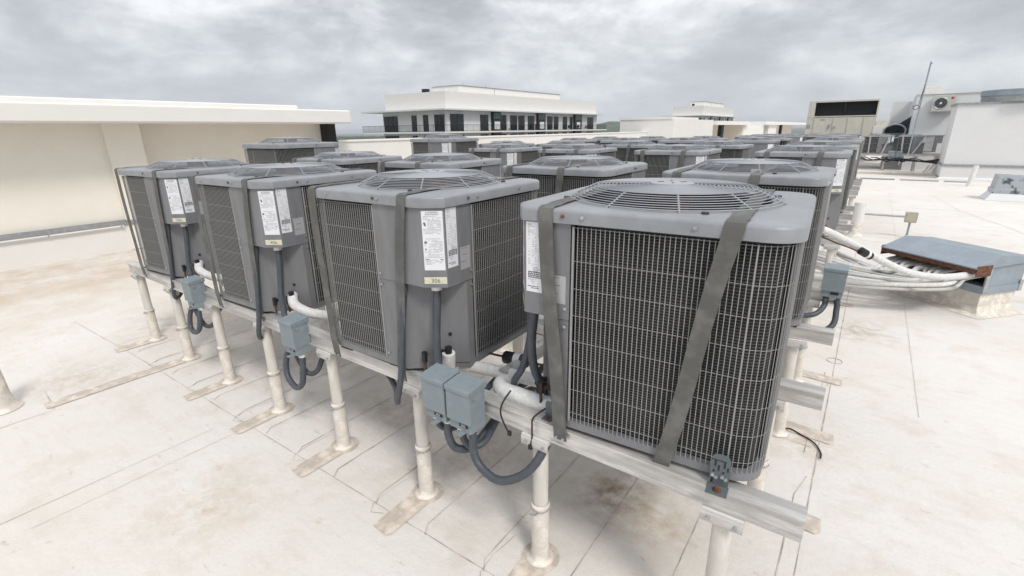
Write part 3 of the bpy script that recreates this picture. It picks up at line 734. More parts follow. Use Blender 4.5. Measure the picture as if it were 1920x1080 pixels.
# balcony furniture
for k, (y, h_) in enumerate([(75.8, .9), (79.0, .8), (84.0, 1.2), (91, .8), (97, .9), (101, .9), (105, .8)]):
    r = empty('balcony_chair', (-54.7, y, 2.34)); tag(r, f'dark patio chair on the tower balcony, {ORD[k]} from the left', 'chair', 'patio chairs on the tower balcony')
    mb = MB(); mb.box(-.3, .3, -.35, .35, .38, .46, DARK); mb.build('seat', r)
    mb = MB(); mb.box(-.3, .3, .28, .36, .46, h_, DARK); mb.build('backrest', r)
    for sx in (-.26, .26):
        for sy in (-.3, .3): mb = MB(); mb.box(sx-.03, sx+.03, sy-.03, sy+.03, 0, .38, DARK); mb.build('leg', r)

# ------------------------------------------------------------ land
def ground_mat():
    m = mat('far_land', (.075, .095, .055), .95, col2=(.13, .14, .11), scale=.006, thr=(.4, .62)); return m
mb = MB(); mb.face([(-9000, -3000, -22), (4000, -3000, -22), (4000, 11000, -22), (-9000, 11000, -22)], ground_mat()); structure(mb.build('ground'))
HILL = mat('hill_grass', (.07, .09, .06), .95, 0, .25, .01)
mb = MB(); rows = []
for i in range(26):
    row = []
    for j in range(14):
        u, v = i/25*2-1, j/13*2-1; h = 46*max(0, 1-u*u)**.9*max(0, 1-v*v)**.8*(1+.12*sin(i*1.7+j))
        row.append((-560+u*330, 1500+v*420, -22.5+h))
    rows.append(row)
mb.grid(rows, HILL, False, True); structure(mb.build('hill'))
FOR = mat('woodland_leaves', (.045, .07, .03), .95, 0, .35, .02)
def woods(cx, cy, rx, ry, n, hh, name, seed):
    rnd = random.Random(seed); mb = MB()
    for _ in range(n):
        x = cx+rnd.uniform(-rx, rx); y = cy+rnd.uniform(-ry, ry); r = rnd.uniform(4, 8); h = hh*rnd.uniform(.6, 1.1)
        k = 6; ph = rnd.random()*6
        rings = [[(x+r*s_*cos(ph+2*pi*j/k)*rnd.uniform(.8, 1.2), y+r*s_*sin(ph+2*pi*j/k)*rnd.uniform(.8, 1.2), -22+h*t_*rnd.uniform(.92, 1.05)) for j in range(k)] for s_, t_ in ((.7, 0), (1, .45), (.8, .8), (.25, 1))]
        mb.grid(rings, FOR, True, False); mb.face(rings[-1], FOR)
    return structure(mb.build(name), 'stuff')
woods(-1500, 1080, 420, 300, 2600, 9, 'distant_woods', 3)
woods(-760, 520, 60, 90, 120, 7, 'distant_woods', 5)
woods(-1500, 3000, 500, 500, 1500, 10, 'distant_woods', 6)
rnd = random.Random(11)
for k in range(12):
    mb = MB(); w_, d_, h_ = rnd.uniform(15, 40), rnd.uniform(14, 22), rnd.uniform(4, 7); mb.box(-w_/2, w_/2, -d_/2, d_/2, 0, h_, FLOORW)
    x = -860-60*k+rnd.uniform(-20, 20); y = -x*.705+rnd.uniform(-45, 25)
    o = empty('warehouse', (x, y, -22), rnd.uniform(-.2, .2)); b_ = mb.build('walls', o)
    mb = MB(); mb.box(-w_/2-.5, w_/2+.5, -d_/2-.5, d_/2+.5, h_, h_+.6, WHITEP); mb.build('roof', o)
    tag(o, f'tiny pale low building on the hazy plain left of the tower, {ORD[k]} in distance', 'building', 'low buildings on the hazy plain')

# ------------------------------------------------------------ disconnect boxes and their conduits
def disconnect(x0, yf, num, label, zt=1.085):
    r = empty('disconnect_box', (x0+.09, yf+.065, zt-.27)); tag(r, label, 'electrical box', 'blue grey disconnect boxes on the beams')
    mb = MB(); mb.box(-.082, .082, -.052, .065, .0, .262, BOXM, bev=.003); mb.box(-.03, .03, .065, .09, .06, .2, STEEL); mb.build('body', r)
    # cover: sloping hood front with lip
    mb = MB(); w = .088
    mb.box(-w, w, -.068, -.052, .062, .252, BOXM); mb.box(-w, -w+.006, -.052, .03, .07, .252, BOXM); mb.box(w-.006, w, -.052, .03, .07, .252, BOXM)
    mb.grid([[(-w-.004, -.074, .245), (w+.004, -.074, .245)], [(-w-.004, -.074, .268), (w+.004, -.074, .268)], [(-w-.004, -.070, .272), (w+.004, -.070, .272)], [(-w-.004, .072, .286), (w+.004, .072, .286)], [(-w-.004, .072, .25), (w+.004, .072, .25)]], BOXM, False, False)
    for sx in (-1, 1): mb.face([(sx*(w+.004), -.074, .245), (sx*(w+.004), .072, .25), (sx*(w+.004), .072, .286), (sx*(w+.004), -.070, .272)][::sx], BOXM)
    mb.build('cover', r)
    mb = MB(); mb.tube([(w, -.035, .222), (w+.012, -.035, .222)], .008, STEEL, 8); mb.box(w, w+.003, -.048, -.02, .20, .245, BOXM); mb.box(.0, .04, -.10, -.052, -.002, .002, BOXM); mb.build('latch', r)
    mb = MB(); mb.box(-.01, .052, -.0555, -.0525, .028, .052, BLACK); text_faces(mb, num, .022, (.02, -.0556, .032), (1, 0, 0), (0, 0, 1), PAPER, .001); mb.build('number_tag', r)
    mb = MB()
    for x in (-.045, .045): mb.cyl((x, .0), .026, -.03, 0, WHITEP, 14)
    mb.build('conduit_hub', r)
    return r
disconnect(-1.905, 1.715, '306', 'blue grey disconnect box numbered 306 on the front beam')
disconnect(-1.712, 1.715, '206', 'blue grey disconnect box numbered 206, nearest the large unit', 1.082)
disconnect(-3.45, 1.735, '406', 'blue grey disconnect box standing alone, second from the left on the front beam', 1.075)
disconnect(-5.21, 1.755, '506', 'leftmost blue grey disconnect box on the front beam near the cream wall', 1.09)
d = disconnect(-.22, 5.06, '', 'blue grey disconnect box on a beam end at the right', 1.25); d.location = (-.1, 5.11, .93)
def conduit(name, pts, r, label, m=RUBBER, cat='cable', group=None, n=8, ribs=False):
    mb = MB(); P = smooth_path(pts, 7)
    if ribs:
        Q = []; R_ = []
        for i, p in enumerate(P): Q.append(p); R_.append(r*(1.0 if i % 2 else 1.06))
        mb.tube(Q, R_, m, n)
    else: mb.tube(P, r, m, n)
    return tag(mb.build(name), label, cat, group)
GC = 'grey flexible conduits'
conduit('flexible_conduit', [(-1.575, 1.78, .80), (-1.565, 1.76, .68), (-1.50, 1.75, .60), (-1.37, 1.75, .575), (-1.23, 1.79, .66), (-1.165, 1.86, .78), (-1.17, 2.0, .9), (-1.25, 2.06, 1.0), (-1.30, 2.0, 1.15), (-1.295, 1.95, 1.35), (-1.27, 1.95, 1.57)], .0235, 'thick grey conduit looping widest, from the 206 box up to the nearest unit', n=12, group=GC, ribs=True)
conduit('flexible_conduit', [(-1.665, 1.78, .80), (-1.66, 1.79, .70), (-1.63, 1.83, .64), (-1.59, 1.9, .66), (-1.56, 2.0, .78), (-1.52, 2.2, .86), (-1.35, 2.6, .84)], .021, 'grey conduit hooking back under the beam from the 206 box', n=12, group=GC)
conduit('flexible_conduit', [(-1.77, 1.78, .79), (-1.765, 1.77, .70), (-1.72, 1.78, .625), (-1.66, 1.86, .61), (-1.62, 1.98, .70), (-1.6, 2.2, .82), (-1.6, 2.6, .86)], .0235, 'grey conduit looping low beneath the 306 box toward the right', n=12, group=GC, ribs=True)
conduit('flexible_conduit', [(-1.865, 1.78, .79), (-1.865, 1.80, .72), (-1.84, 1.86, .67), (-1.80, 1.96, .68), (-1.78, 2.1, .8), (-1.8, 2.4, .86)], .021, 'grey conduit behind the others under the 306 box', n=12, group=GC)
conduit('flexible_conduit', [(-1.345, 2.02, 1.57), (-1.35, 2.02, 1.35), (-1.40, 2.02, 1.15), (-1.46, 2.02, 1.04), (-1.5, 2.1, .93)], .020, 'grey conduit leaning left beneath the control box of the nearest unit', n=10, group=GC)
PLN = {'306': 'the front unit next to the nearest one', '406': 'the third front unit from the right', '506': 'the leftmost front unit'}
for k, (ox, oy, bx, by, num) in enumerate([(-1.835, 1.84, -1.86, 1.78, '306'), (-3.615, 1.88, -3.32, 1.78, '406'), (-5.44, 1.925, -5.09, 1.79, '506')]):
    conduit('flexible_conduit', [(ox-.105, oy+.085, 1.58), (ox-.11, oy+.085, 1.45), (ox-.10, oy+.05, 1.2), (ox-.07, oy+.03, 1.05), (ox-.0, oy+.02, .99), (bx+(.1 if k else .1), oy+.06, .9)], .0235, f'grey conduit dropping from the control box, {PLN[num]}', n=12, group=GC)
    mb = MB(); mb.cyl((ox-.105, oy+.085), .032, 1.535, 1.575, WHITEP, 16); thing_mesh('conduit_fitting', mb, f'white conduit fitting under the control box of {PLN[num]}', 'pipe fitting', 'white conduit fittings')
    conduit('flexible_conduit', [(ox-.30, oy+.015, 1.56), (ox-.305, oy-.01, 1.4), (ox-.31, oy-.04, 1.15), (ox-.33, oy-.055, .95), (ox-.37, oy-.06, .80), (ox-.43, oy-.02, .735), (ox-.6, oy+.1, .76), (ox-1.2, oy+.35, .80)], .0195, f'grey conduit running down beside the strap, {PLN[num]}', n=10, group=GC, ribs=True)
mb = MB(); mb.cyl((-1.27, 1.95), .032, 1.535, 1.575, WHITEP, 16); thing_mesh('conduit_fitting', mb, 'white conduit fitting under the control box of the nearest unit', 'pipe fitting', 'white conduit fittings')
for (x, num, a, b) in [(-3.36, '406', .25, .31), (-5.12, '506', .15, .26)]:
    conduit('flexible_conduit', [(x+.045, 1.80, .79), (x+.05, 1.79, .70), (x+.03, 1.775, .55+(.05 if num == '506' else 0)), (x-.07, 1.77, .49+(.05 if num == '506' else 0)), (x-.19, 1.78, .56), (x-.21, 1.81, .70), (x-.16, 1.86, .82), (x-.10, 1.95, .86)], .0225, f'grey conduit in a round loop below the {"leftmost" if num == "506" else "second"} switch box from the left', n=12, group=GC, ribs=True)
    conduit('flexible_conduit', [(x-.045, 1.80, .79), (x-.04, 1.82, .70), (x, 1.85, .60), (x+.06, 1.9, .62), (x+.09, 2.0, .78), (x+.1, 2.3, .86)], .0205, f'shorter grey conduit inside the loop below the {"leftmost" if num == "506" else "second"} switch box from the left', n=10, group=GC)
conduit('flexible_conduit', [(-.05, 5.1, .92), (-.04, 5.08, .82), (-.05, 5.0, .68), (-.2, 4.9, .60), (-.4, 4.8, .62)], .026, 'dark conduit curving down from the right hand box, outer one', n=10, group=GC)
conduit('flexible_conduit', [(-.14, 5.1, .92), (-.14, 5.05, .84), (-.2, 4.95, .78), (-.35, 4.9, .75)], .024, 'dark conduit curving down from the right hand box, inner one', n=10, group=GC)

# ------------------------------------------------------------ refrigerant pipework
GI = 'painted white insulated pipes'
def ipipe(pts, r, label, m=INSUL): return conduit('insulated_pipe', pts, r, label, m, 'pipe', GI, 14)
ipipe([(-1.15, 2.0, 1.0), (-1.25, 1.985, .985), (-1.42, 1.98, .985), (-1.53, 2.0, .975), (-1.60, 2.08, .955), (-1.60, 2.2, .93)], .047, 'thick white insulated pipe bent in a U on the front beam beside the nearest unit')
ipipe([(-1.33, 2.2, .98), (-1.6, 2.18, .97), (-1.85, 2.15, .96), (-1.95, 2.1, .97)], .04, 'speckled insulated pipe lying behind the 206 box')
for ox, oy, num in [(-1.835, 1.84, '306'), (-3.615, 1.88, '406'), (-5.44, 1.925, '506')]:
    ipipe([(ox-.09, oy+.13, 1.0), (ox-.075, oy+.12, 1.08), (ox-.07, oy+.115, 1.125)] if num == '306' else [(ox-.11, oy+.15, 1.13), (ox-.07, oy+.12, 1.12), (ox-.02, oy+.11, 1.07), (ox+.09, oy+.17, 1.01), (ox+.25, oy+.26, .99)], .040, f'white insulated elbow in the recess of {PLN[num]}')
    mb = MB(); mb.cyl((ox-.07, oy+.115), .022, 1.125 if num == '306' else 1.15, 1.165 if num == '306' else 1.18, BLACK, 12); thing_mesh('valve_cap', mb, f'black valve cap above the white elbow of {PLN[num]}', 'valve', 'black valve caps')
    ipipe([(ox+.2, oy+.3, .985), (ox+.24, oy+.9, .985), (ox+.24, oy+2.0, .98), (ox+.24, oy+3.2, .96)], .035, f'insulated pipe running back beside {PLN[num]}', INSULG)
def drier(x, y, z, ang, label):
    r = empty('filter_drier', (x, y, z), ang); tag(r, label, 'filter', 'black filter driers')
    mb = MB(); mb.tube([(-.095, 0, 0), (-.088, 0, 0), (-.078, 0, 0), (.078, 0, 0), (.088, 0, 0), (.095, 0, 0)], [.012, .035, .042, .042, .035, .012], BLACK, 18); mb.build('body', r)
    mb = MB(); mb.tube([(-.01, 0, 0), (.035, 0, 0)], .0428, PAPER, 18, caps=False); mb.build('paper_label', r)
    mb = MB(); mb.tube([(-.2, 0, 0), (.2, 0, 0)], .008, COPPER, 8); mb.build('pipe_stub', r)
drier(-1.66, 2.32, 1.0, RD(8), 'black filter drier between units 306 and 206')
drier(-3.10, 2.06, 1.01, RD(-12), 'black filter drier with white band beside unit 406')
drier(-4.95, 2.06, 1.01, RD(-8), 'black filter drier half hidden between units 506 and 406')
conduit('copper_line', [(-1.86, 2.32, 1.0), (-1.93, 2.28, 1.0), (-1.99, 2.05, 1.02), (-1.98, 1.98, 1.08)], .009, 'thin copper line feeding the drier beside unit 306', COPPER, 'pipe')
t1_ = conduit('cable_tie', [(-1.42, 1.93, 1.035), (-1.425, 1.86, .99), (-1.425, 1.84, .93), (-1.38, 1.83, .86), (-1.36, 1.83, .84)], .005, 'black cable tie round the white U bend, left of two', BLACK, 'cable tie')
t2_ = conduit('cable_tie', [(-1.17, 1.95, 1.02), (-1.22, 1.86, .975), (-1.222, 1.845, .92), (-1.222, 1.845, .86), (-1.23, 1.84, .80)], .005, 'black cable tie hanging down over the front beam beside the nearest unit', BLACK, 'cable tie')
for t_, (x, y, z) in ((t1_, (-1.36, 1.83, .838)), (t2_, (-1.23, 1.84, .798))):
    mb = MB(); mb.box(x-.010, x+.010, y-.007, y+.007, z-.013, z+.013, BLACK); mb.build('tie_head', t_)
conduit('cable_tie', [(-.24, 4.1, .012), (-.19, 4.17, .012), (-.1, 4.13, .012), (.0, 4.06, .014), (.055, 3.95, .012), (.06, 3.86, .02)], .006, 'cut black cable tie lying curled on the white roof at right', BLACK, 'cable tie')
# angle bracket at the corner of the nearest unit and small clips along the beam
def bracket(x, y, rz, label, s=1.0):
    r = empty('angle_bracket', (x, y, .966), rz); tag(r, label, 'bracket', 'slotted angle brackets')
    mb = MB(); pts = [(-.038, 0), (.038, 0), (.038, .13), (.028, .148), (0, .154), (-.028, .148), (-.038, .13)]
    mb.face([(p[0]*s, 0, p[1]*s+.002) for p in pts], DARKBR); mb.face([(p[0]*s, .004, p[1]*s+.002) for p in pts][::-1], DARKBR)
    mb.grid([[(p[0]*s, yy, p[1]*s+.002) for p in pts] for yy in (0, .004)], DARKBR, True, False); mb.box(-.042*s, .042*s, -.065*s, .004, 0, .004, DARKBR); mb.build('plate', r)
    if s >= 1:
        mb = MB()
        for (a, b, w_, h_) in [(-.02, .095, .007, .03), (.016, .095, .007, .03), (-.006, .075, .007, .028), (.03, .08, .006, .02), (-.024, .066, .008, .01), (.014, .066, .008, .01), (-.027, .012, .007, .022), (-.028, .124, .05, .003)]: mb.box(a-w_/2, a+w_/2 if w_ < .04 else a+w_, -.0015, -.0005, b, b+h_, BLACK)
        mb.build('slots', r)
    mb = MB()
    for (a, b) in ((-.026, .052), (-.012, .044), (.012, .052), (.026, .045)) if s >= 1 else (): mb.tube([(a, 0, b), (a, -.009, b)], .0075, STEEL, 8)
    mb.cyl((0, -.034*s), .018*s, .004, .007, RUST, 14); mb.cyl((0, -.034*s), .012*s, .007, .018, RUST, 6); mb.build('bolts', r)
bracket(-.30, 1.878, RD(5), 'slotted grey angle bracket with rusty bolt at the right foot of the nearest unit')
for x, y, t in [(-1.16, 1.915, 'between the nearest unit and the 206 switch box'), (-2.14, 1.93, 'just left of the 306 switch box'), (-2.98, 1.915, 'below the left strap of unit 306'), (-3.95, 1.93, 'right of the 406 switch box'), (-4.78, 1.915, 'below the left strap of the third unit'), (-5.80, 1.95, 'close to the leftmost switch box'), (-6.6, 1.93, 'at the far left end of the rack')]:
    bracket(x, y, 0, 'small rusty bolt clip on the beam, '+t, .6)

# ------------------------------------------------------------ pipe housing at right
HC0 = Vector((1.44, 8.40, 0)); hd = Vector((-.755, .656, 0)); hn = Vector((.656, .755, 0))
HM = Matrix((( hn.x, hd.x, 0, HC0.x), (hn.y, hd.y, 0, HC0.y), (0, 0, 1, 0), (0, 0, 0, 1)))   # local x = depth away, y = along to the left
H = empty('pipe_housing', (0, 0, 0)); H.matrix_world = HM; tag(H, 'blue grey sheet metal pipe housing with rusty lip on a white curb', 'roof housing')
def hp(name, fn): mb = MB(); fn(mb); return mb.build(name, H)
hp('curb', lambda m: (m.box(.02, .62, 0.02, 1.20, 0, .34, BOOT, bev=.012), m.grid([[(-.12, -.12, .004), (.76, -.12, .004), (.76, 1.32, .004), (-.12, 1.32, .004)], [(-.02, -.02, .03), (.66, -.02, .03), (.66, 1.24, .03), (-.02, 1.24, .03)], [(.018, .018, .12), (.622, .018, .12), (.622, 1.202, .12), (.018, 1.202, .12)]], BOOT, True, True)))
hp('body', lambda m: (m.box(-.01, .65, -.01, 1.23, .30, .40, GALV), m.box(0, .64, 0, .012, .40, .72, GALV), m.box(0, .64, 1.208, 1.22, .40, .72, GALV), m.box(.63, .64, .012, 1.208, .40, .72, GALV), m.box(.2, .21, .012, 1.208, .4, .7, DARK)))
def lid(m):
    ys = (-.03, 1.26); pr = [(-.26, .66), (-.26, .675), (.16, .815), (.70, .76), (.70, .70)]
    m.grid([[(x, y, z) for y in ys] for x, z in pr], GALV, False, False)
    pr2 = [(-.25, .655), (.16, .80), (.69, .745)]
    m.grid([[(x, y, z) for y in ys] for x, z in pr2], RUST, False, False)
    for y in ys: m.face([(x, y, z) for x, z in pr]+[(.0, y, .66)], GALV)
hp('lid', lid)
hp('rusty_lip', lambda m: (m.box(-.255, -.249, -.02, 1.25, .60, .668, RUST), m.box(-.25, 0.0, -.035, -.028, .56, .70, RUST), m.box(-.25, 0.0, 1.248, 1.255, .56, .70, RUST)))
hp('corner_trim', lambda m: (m.box(-.014, .05, -.016, -.008, .33, .72, STEEL), m.box(.6, .66, -.016, -.008, .3, .45, STEEL)))
for k in range(14):
    t = (k+random.uniform(-.25, .25))/13; y_ = 1.14-1.06*t
    e = HM @ Vector((.15, y_, .52)); e1 = HM @ Vector((-.22, y_, .50)); e2 = HM @ Vector((-.5+random.uniform(-.1, .1), y_+random.uniform(-.08, .12), .40+random.uniform(-.04, .05)))
    s = Vector((-.55, 9.9-2.5*t+random.uniform(-.1, .1), .60-.16*t+random.uniform(-.05, .05)))
    pts = [s, s.lerp(e2, .5)+Vector((0, 0, -.05)), e2, e1, e]
    ipipe(pts, .021 if k % 3 else .031, f'white insulated pipe entering the sheet metal housing, {ORD[k]} from the far side', INSULG if k % 3 == 1 else INSUL)
ipipe([(-.45, 7.0, 1.22), (-.3, 7.0, 1.18), (-.05, 7.25, 1.02), (.3, 7.55, .78), (.62, 7.85, .60), (.95, 8.05, .54), (1.25, 8.3, .56), (1.42, 8.6, .60)], .045, 'white insulated pipe hanging in the air from the racks to the housing')
conduit('copper_line', [(-.40, 7.0, 1.13), (-.2, 7.08, 1.04), (-.02, 7.2, .96), (.15, 7.38, .84)], .009, 'thin bare line ending in the drier beside the hanging pipe', COPPER, 'pipe')
dr = None
r = empty('filter_drier', (.12, 7.3, .90), 0); r.rotation_euler = (0, RD(28), RD(40)); tag(r, 'black filter drier hanging from the white pipe at right', 'filter', 'black filter driers')
mb = MB(); mb.tube([(-.09, 0, 0), (-.082, 0, 0), (.082, 0, 0), (.09, 0, 0)], [.015, .048, .048, .015], BLACK, 16); mb.build('body', r); mb = MB(); mb.tube([(.01, 0, 0), (.045, 0, 0)], .0488, PAPER, 16, caps=False); mb.build('paper_label', r)

# other roof things on the right
P_ = empty('vent_pipe', (-.06, 13.5, 0)); tag(P_, 'thick white pipe standing on the roof beyond the racks', 'pipe')
mb = MB(); mb.cyl((0, 0), .115, 0, .76, WHITEP, 28); mb.build('pipe', P_); mb = MB(); mb.lathe((0, 0), [(.2, .004), (.15, .02), (.122, .06), (.118, .3)], BOOT, 24); mb.build('boot', P_)
FL = empty('flood_light', (.9, 13.87, 0)); tag(FL, 'small square floodlight on a short post on the roof', 'light')
mb = MB(); mb.tube([(0, 0, 0), (.0, 0, .35)], .022, GALV, 10); mb.tube([(-.85, -.3, .50), (0, 0, .46)], .022, FLASH, 8); mb.build('post', FL)
mb = MB(); mb.box(-.11, .11, -.05, .03, .34, .57, STEEL, bev=.012); mb.build('housing', FL); mb = MB(); mb.box(-.085, .085, -.056, -.051, .365, .545, mat('lamp_lens', (.45, .42, .3), .3)); mb.build('lens', FL)
mb = MB(); mb.lathe((0, 0), [(.14, .004), (.05, .02), (.03, .06)], BOOT, 16); mb.build('base', FL)
V = empty('vent_pipe', (3.3, 27.0, 0)); tag(V, 'short leaning white vent pipe in front of the white stair enclosure', 'pipe')
mb = MB(); mb.tube([(0, 0, 0), (.04, 0, .3), (.10, .05, .82)], .085, WHITEP, 16); mb.build('pipe', V)
V = empty('roof_vent', (3.75, 22.7, 0)); tag(V, 'weathered grey metal vent box with dark stains at the right edge', 'roof vent')
mb = MB(); mb.grid([[(-.55, -.55, .004), (.6, -.55, .004), (.6, .6, .004), (-.55, .6, .004)], [(-.4, -.4, .22), (.6, -.4, .22), (.6, .5, .22), (-.4, .5, .22)], [(-.33, -.33, .25), (.6, -.33, .25), (.6, .5, .25), (-.33, .5, .25)]], STUCCO3, True, False); mb.build('curb', V)
mb = MB(); mb.grid([[(-.40, -.4, .22), (.6, -.4, .22), (.6, .5, .22), (-.4, .5, .22)], [(-.40, -.4, .36), (.6, -.4, .36), (.6, .5, .36), (-.4, .5, .36)], [(-.36, -.39, .37), (.6, -.39, .37), (.6, .46, .37), (-.36, .46, .37)], [(-.33, -.36, .78), (.6, -.36, .76), (.6, .42, .76), (-.33, .42, .80)]], mat('stained_sheet', (.40, .44, .46), .5, .3, col2=(.08, .10, .12), scale=3.2, thr=(.55, .62)), True, False)
mb.face([(-.33, -.36, .78), (.6, -.36, .76), (.6, .42, .76), (-.33, .42, .80)], FLASH); mb.build('housing', V)
for k, (x0, x1) in enumerate([(-.75, -.45), (-.35, .95), (1.15, 2.5), (2.7, 3.5)]):
    mb = MB(); mb.box(x0, x1, 28.6, 28.9, .004, .03, FLASH)
    if k == 1:
        x = x0
        while x < x1: mb.box(x, x+.03, 28.58, 28.92, .03, .045, SEAM); x += .06
    thing_mesh('roof_drain_grate', mb, ['end of a flat metal drain cover beside the racks', 'slotted metal drain grate on the roof', 'flat plain metal drain cover right of the slotted grate', 'flat metal drain cover before the stair enclosure'][k], 'drain')
# vent at lower left corner
V = empty('vent_pipe', (-6.215, .41, 0)); tag(V, 'blue grey vent pipe in a white boot at the left edge', 'pipe')
mb = MB(); mb.lathe((0, 0), [(.16, .005), (.13, .02), (.108, .06), (.098, .16), (.088, .40), (.080, .43)], BOOT, 28); mb.build('boot', V)
mb = MB(); mb.cyl((0, 0), .078, .40, .62, GALV, 28, .05); mb.cyl((0, 0), .084, .405, .43, STEEL, 28); mb.build('pipe', V)

# ------------------------------------------------------------ stair enclosure, far buildings at right
S = empty('stair_enclosure', (2.66, 30.3, 0)); tag(S, 'white stucco rooftop enclosure at the right edge with metal flashing', 'building')
def sp_(name, fn, par=S): mb = MB(); fn(mb); o = mb.build(name, par); o.location = (-par.location.x, -par.location.y, -par.location.z); return o
sp_('wall', lambda m: m.box(2.66, 9, 30.3, 32.7, .66, 3.2, STUCCO3))
sp_('curb', lambda m: (m.box(2.62, 9.05, 30.25, 32.75, .08, .56, STUCCO3), m.grid([[(2.5, 30.1, .004), (9.2, 30.1, .004)], [(2.62, 30.25, .09), (9.05, 30.25, .09)]], STUCCO3)))
sp_('base_flashing', lambda m: m.box(2.60, 9.1, 30.22, 32.78, .56, .66, FLASH))
sp_('cap_flashing', lambda m: m.box(2.61, 9.1, 30.24, 32.76, 3.2, 3.29, FLASH))
mb = MB(); mb.cyl((4.75, 31.3), 1.28, 3.29, 3.55, FLASH, 40); mb.cyl((4.75, 31.3), 1.32, 3.55, 3.78, GALV, 40); thing_mesh('roof_hatch_curb', mb, 'round galvanised curb on top of the white stair enclosure', 'roof vent')
S2 = empty('machine_room', (1.4, 35, 0)); tag(S2, 'white machine room wall behind, carrying a split air conditioner', 'building')
sp_('wall', lambda m: m.box(1.34, 9, 35, 39, 0, 3.9, STUCCO3), S2)
sp_('roof_edge', lambda m: m.box(1.36, 9, 34.95, 39, 3.9, 3.97, STUCCO), S2)
sp_('annex', lambda m: (m.box(.42, 1.3, 38.5, 41, 0, 3.7, STUCCO3), m.box(.38, .5, 38.44, 38.5, 2.1, 3.72, STUCCO)), S2)
mb = MB(); mb.box(1.6, 2.35, 35.2, 35.8, 3.98, 4.3, STUCCO2); [mb.box(1.62+.19*k, 1.78+.19*k, 35.19, 35.2, 4.02, 4.26, WHITEP) for k in range(4)]; thing_mesh('exhaust_vent', mb, 'low beige louvred exhaust on the machine room roof', 'roof vent')
MS = empty('split_air_conditioner', (2.45, 34.75, 3.05)); tag(MS, 'white wall mounted outdoor air conditioner with round black fan grille and red emblem', 'air conditioner')
mb = MB(); mb.box(-.45, .45, -.17, .17, 0, .76, mat('split_unit_case', (.50, .50, .46), .5), bev=.015); mb.build('case', MS)
mb = MB(); mb.tube([(-.12+.27*cos(a), -.175, .38+.27*sin(a)) for a in [2*pi*i/28 for i in range(28)]], .02, STEEL, 6, True); mb.face([(-.12+.27*cos(a), -.174, .38+.27*sin(a)) for a in [2*pi*i/28 for i in range(28)]], DARK)
for r_ in (.08, .14, .2, .245): mb.tube([(-.12+r_*cos(a), -.18, .38+r_*sin(a)) for a in [2*pi*i/24 for i in range(24)]], .008, FLASH, 4, True)
mb.tube([(-.12, -.176, .38), (-.12, -.195, .38)], .05, WHITEP, 12); mb.build('fan_grille', MS)
mb = MB(); mb.tube([(.30, -.172, .62), (.30, -.178, .62)], .06, mat('red_emblem', (.45, .03, .07), .5), 16); mb.build('emblem', MS)
mb = MB(); mb.box(-.5, .5, -.2, .25, -.04, 0, STEEL); mb.box(-.3, -.25, -.15, .25, -.12, -.04, STEEL); mb.build('wall_bracket', MS)
AN = empty('antenna_mast', (1.30, 30.0, 2.2)); tag(AN, 'thin leaning antenna mast with a coil of cable beside the white wall', 'antenna')
mb = MB(); mb.tube([(-.02, 0, -1.2), (0, 0, .0), (.05, 0, 2.85)], .03, GALV, 8); mb.tube([(.04, 0, 2.75), (.12, 0, 2.78)], .02, GALV, 6); mb.build('mast', AN)
mb = MB(); mb.tube([(-.12+.11*cos(a), -.03, .95+.09*sin(a)) for a in [2*pi*i/16 for i in range(16)]], .015, BLACK, 5, True); mb.tube(smooth_path([(.02, -.03, 1.9), (-.03, -.04, 1.3), (-.05, -.03, 1.05)]), .012, BLACK, 5); mb.build('cable_coil', AN)
# rooftop air handler
RT = empty('rooftop_unit', (-2.3, 42, 0)); tag(RT, 'large beige rooftop air handler with a wide dark intake opening', 'air handler')
kx = 1.05
def rp(name, fn): mb = MB(); fn(mb); o = mb.build(name, RT); o.location = (2.3, -42, 0); return o
rp('cabinet', lambda m: (m.box(-4.32, -.30, 42, 46, 1.0, 2.95, RTUM), m.box(-4.32, -3.92, 42, 46, 2.95, 4.05, RTUM), m.box(-3.92, -.28, 42.02, 46, 3.95, 4.05, RTUM), m.box(-.36, -.28, 42, 46, 2.95, 3.95, RTUM), m.box(-3.92, -.36, 44, 46, 2.95, 3.95, DARK)))
rp('intake', lambda m: (m.box(-3.92, -.36, 42.35, 42.40, 3.08, 3.95, DARK), m.box(-2.2, -2.12, 42.3, 42.34, 3.08, 3.95, GLASS)))
rp('panel_seams', lambda m: [m.box(x, x+.02, 41.98, 42.0, 1.2, 2.9, FLASH) for x in (-3.9, -2.75, -1.9, -1.0)]+[m.box(-4.3, -.32, 41.98, 42, 2.98, 3.05, RTUM)])
rp('door_handle', lambda m: (m.box(-2.95, -2.89, 41.93, 41.98, 2.2, 2.5, FLASH), m.box(-2.6, -2.56, 41.93, 41.98, 2.2, 2.4, FLASH)))
rp('side_hood', lambda m: m.prism([(-.28, 42.4), (1.0, 42.8), (1.0, 45), (-.28, 45)], 1.0, 2.65, RTUM))
rp('name_plate', lambda m: m.box(-4.28, -4.05, 41.98, 41.995, 2.25, 2.5, STEEL)); rp('name_plate', lambda m: m.box(-3.5, -3.2, 41.98, 41.995, 2.78, 2.84, FLASH))
rp('support_curb', lambda m: m.box(-4.1, -.5, 42.2, 45.8, 0, 1.0, FLOORW))
